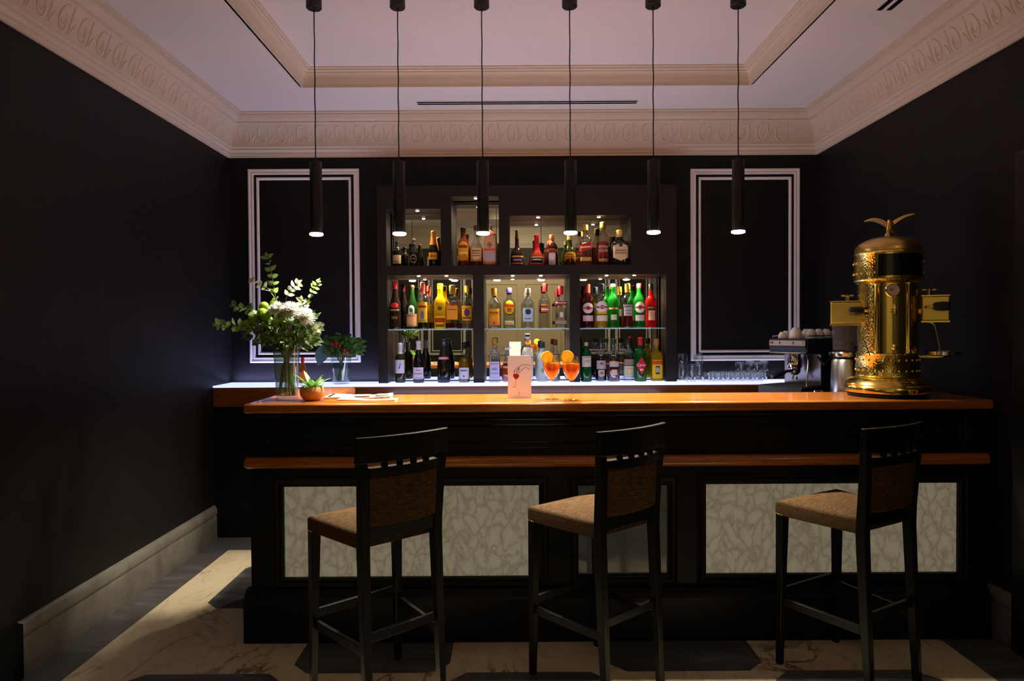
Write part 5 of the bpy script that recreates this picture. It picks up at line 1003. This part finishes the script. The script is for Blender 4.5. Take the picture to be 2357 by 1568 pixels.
def cyl_patch(mb, r, a0, a1, z0, z1, n=16, th=0.004):
    rs = []
    for k in range(n+1):
        a = math.radians(a0+(a1-a0)*k/n); rs.append([((r+e)*math.sin(a), -(r+e)*math.cos(a), z) for e, z in ((0, z0), (th, z0), (th, z1), (0, z1))])
    return mb.rings(rs)
build('panel_frame', cyl_patch(MB(), 0.161, -20, 68, 0.612, 0.738), m_brass, br)
build('dark_panel', cyl_patch(MB(), 0.162, -15, 63, 0.620, 0.730, th=0.006), pr('black_enamel', (0.004, 0.004, 0.005), 0.15), br)
# front plate with half columns, gauge and sight glass
build('front_plate', cyl_patch(MB(), 0.1435, -16, 36, 0.226, 0.584, th=0.006), m_brass, br)
for a in (-19, 38):
    q = math.radians(a); build('half_column', MB().lathe([(0.014, 0.226), (0.016, 0.232), (0.012, 0.24), (0.012, 0.57), (0.016, 0.578), (0.014, 0.585)], 18, c=(0.150*math.sin(q), -0.150*math.cos(q), 0)), m_brass, br)
GA = math.radians(9); gx, gy = 0.150*math.sin(GA), -0.150*math.cos(GA)
ga = build('pressure_gauge', MB().lathe([(0.034, 0.0), (0.036, 0.006), (0.036, 0.022), (0.031, 0.026), (0.029, 0.020), (0.001, 0.020)], 32, axis='Y', c=(gx, gy, 0.545)), m_brass, br)
build('dial', MB().lathe([(0.0288, 0.0205), (0.0288, 0.0225), (0.001, 0.0226)], 28, axis='Y', c=(gx, gy, 0.545)), flat('#b8b0a0'), ga)
build('needle', MB().box(gx-0.016, gx+0.004, gy-0.0238, gy-0.0228, 0.544, 0.548).box(gx-0.014, gx+0.0, gy-0.0238, gy-0.0228, 0.553, 0.556), m_ink, ga, smooth=0)
sx, sy = gx+0.008, gy-0.018
sg = build('sight_glass', MB().lathe([(0.006, 0.265), (0.006, 0.42)], 14, c=(sx, sy, 0)), m_glass, br)
build('fitting', MB().lathe([(0.004, 0.475), (0.006, 0.465), (0.010, 0.455), (0.010, 0.445), (0.014, 0.440), (0.014, 0.432), (0.008, 0.428), (0.008, 0.415)], 16, c=(sx, sy, 0)).lathe([(0.008, 0.245), (0.012, 0.252), (0.012, 0.262), (0.008, 0.270)], 16, c=(sx, sy, 0)).tube([(sx, sy, 0.257), (sx, sy+0.03, 0.257)], 0.006, 8).tube([(sx, sy, 0.436), (sx, sy+0.03, 0.436)], 0.006, 8), m_brass, sg)
# side groups
m_rough = pr('satin_brass', (0.86, 0.67, 0.17), 0.34, 1.0)
def group_box(x0, x1, z0, z1, knob, tap):
    o = build('brew_group', MB().box(x0, x1, -0.075, 0.045, z0, z1), m_rough, br, smooth=0, bevel=0.006)
    build('lip', MB().box(x0-0.003, x1+0.003, -0.078, 0.048, z0-0.010, z0-0.001).box(x0-0.003, x1+0.003, -0.078, 0.048, z1+0.001, z1+0.008), m_brass, o, smooth=0, bevel=0.002)
    build('knob', MB().lathe([(0.012, -0.03), (0.020, -0.02), (0.023, 0.01), (0.021, 0.035), (0.012, 0.042)], 20, axis='X', c=(knob[0], -0.105, knob[1])), m_black, o)
    build('knob_stem', MB().tube([(knob[0], -0.105, knob[1]), (knob[0]+knob[2], -0.11, knob[1]), (knob[0]+knob[2]*1.1, -0.085, knob[1]-0.004)], 0.0065, 8), m_brass, o)
    build('valve', MB().lathe([(0.010, z1+0.009), (0.010, z1+0.03), (0.014, z1+0.034), (0.014, z1+0.04), (0.004, z1+0.044)], 16, c=(tap, -0.01, 0)).tube([(tap-0.03, -0.01, z1+0.037), (tap+0.03, -0.01, z1+0.037)], 0.0045, 8), m_brass, o)
    return o
lg = group_box(-0.268, -0.118, 0.378, 0.492, (-0.148, 0.445, 0.055), -0.19)
rg = group_box(0.150, 0.270, 0.392, 0.512, (0.228, 0.462, -0.055), 0.185)
build('arm', MB().lathe([(0.022, -0.13), (0.022, -0.10)], 16, axis='X', c=(0, 0, 0.43)).lathe([(0.022, 0.10), (0.022, 0.155)], 16, axis='X', c=(0, 0, 0.44)), m_brass, br)
build('steam_pipe', MB().tube([(-0.112, -0.09, 0.43), (-0.104, -0.10, 0.39), (-0.103, -0.105, 0.37), (-0.118, -0.115, 0.345), (-0.120, -0.12, 0.32), (-0.10, -0.14, 0.27), (-0.078, -0.155, 0.215)], 0.0032, 8), m_brass, br)
build('steam_pipe', MB().tube([(0.17, -0.06, 0.385), (0.195, -0.075, 0.378), (0.208, -0.08, 0.365), (0.220, -0.085, 0.30), (0.230, -0.09, 0.236)], 0.0045, 8), m_chrome, br)
dt = build('drip_tray', MB().lathe([(0.055, 0.212), (0.076, 0.218), (0.082, 0.236), (0.080, 0.237), (0.072, 0.222), (0.001, 0.220)], 28, c=(0.245, -0.03, 0)), m_chrome, br)
build('tray_arm', MB().tube([(0.14, -0.02, 0.205), (0.20, -0.03, 0.209), (0.245, -0.03, 0.213)], 0.008, 8), m_brass, dt)
bdg = build('badge', cyl_patch(MB(), 0.2085, 27, 39, 0.024, 0.048, 4, 0.002), flat('#c8a020', 0.3), br)
build('badge_mark', cyl_patch(MB(), 0.2107, 32, 35, 0.030, 0.042, 2, 0.0008), flat('#8a1410'), bdg)
# eagle
ea = build('eagle', MB().rings([[(r*math.cos(2*PI*j/14)+cx, r*0.8*math.sin(2*PI*j/14)+cy, z) for j in range(14)] for r, cx, cy, z in ((0.018, 0, 0, 0.834), (0.016, 0, 0, 0.846), (0.009, 0, 0, 0.852), (0.010, 0.002, 0, 0.862), (0.016, 0.006, -0.002, 0.874), (0.020, 0.010, -0.004, 0.888), (0.016, 0.010, -0.012, 0.902), (0.010, 0.008, -0.020, 0.912), (0.009, 0.006, -0.028, 0.918), (0.003, 0.004, -0.040, 0.914))]), m_copper, br, smooth=60)
for tip, rt_, hk in (((-0.112, 0.01, 0.922), (-0.004, 0, 0.892), 0.018), ((0.122, 0.02, 0.944), (0.018, 0, 0.892), 0.020)):
    a, b = Vector(rt_), Vector(tip); rs = []
    for k in range(9):
        t = k/8; p = a.lerp(b, t)+Vector((0, 0, hk*math.sin(PI*t)*(1 if tip[0] < 0 else .5))); c = 0.034*(1-t)**0.6*(1 if k < 8 else 0.1)+0.003; th = 0.006*(1-t)+0.0015
        rs.append([(p.x, p.y-c*0.5, p.z-th), (p.x, p.y+c*0.2, p.z+th*0.3-c*0.5), (p.x, p.y+c*0.5, p.z-c*0.25), (p.x, p.y, p.z+th+c*0.3)])
    build('wing', MB().rings(rs), m_copper, ea, smooth=60)
build('tail', MB().rings([[(0.010-w2, 0.014+d, z), (0.010+w2, 0.014+d, z), (0.010+w2, 0.018+d, z+0.006), (0.010-w2, 0.018+d, z+0.006)] for w2, d, z in ((0.008, 0, 0.880), (0.014, 0.02, 0.868), (0.018, 0.038, 0.858))]), m_copper, ea)
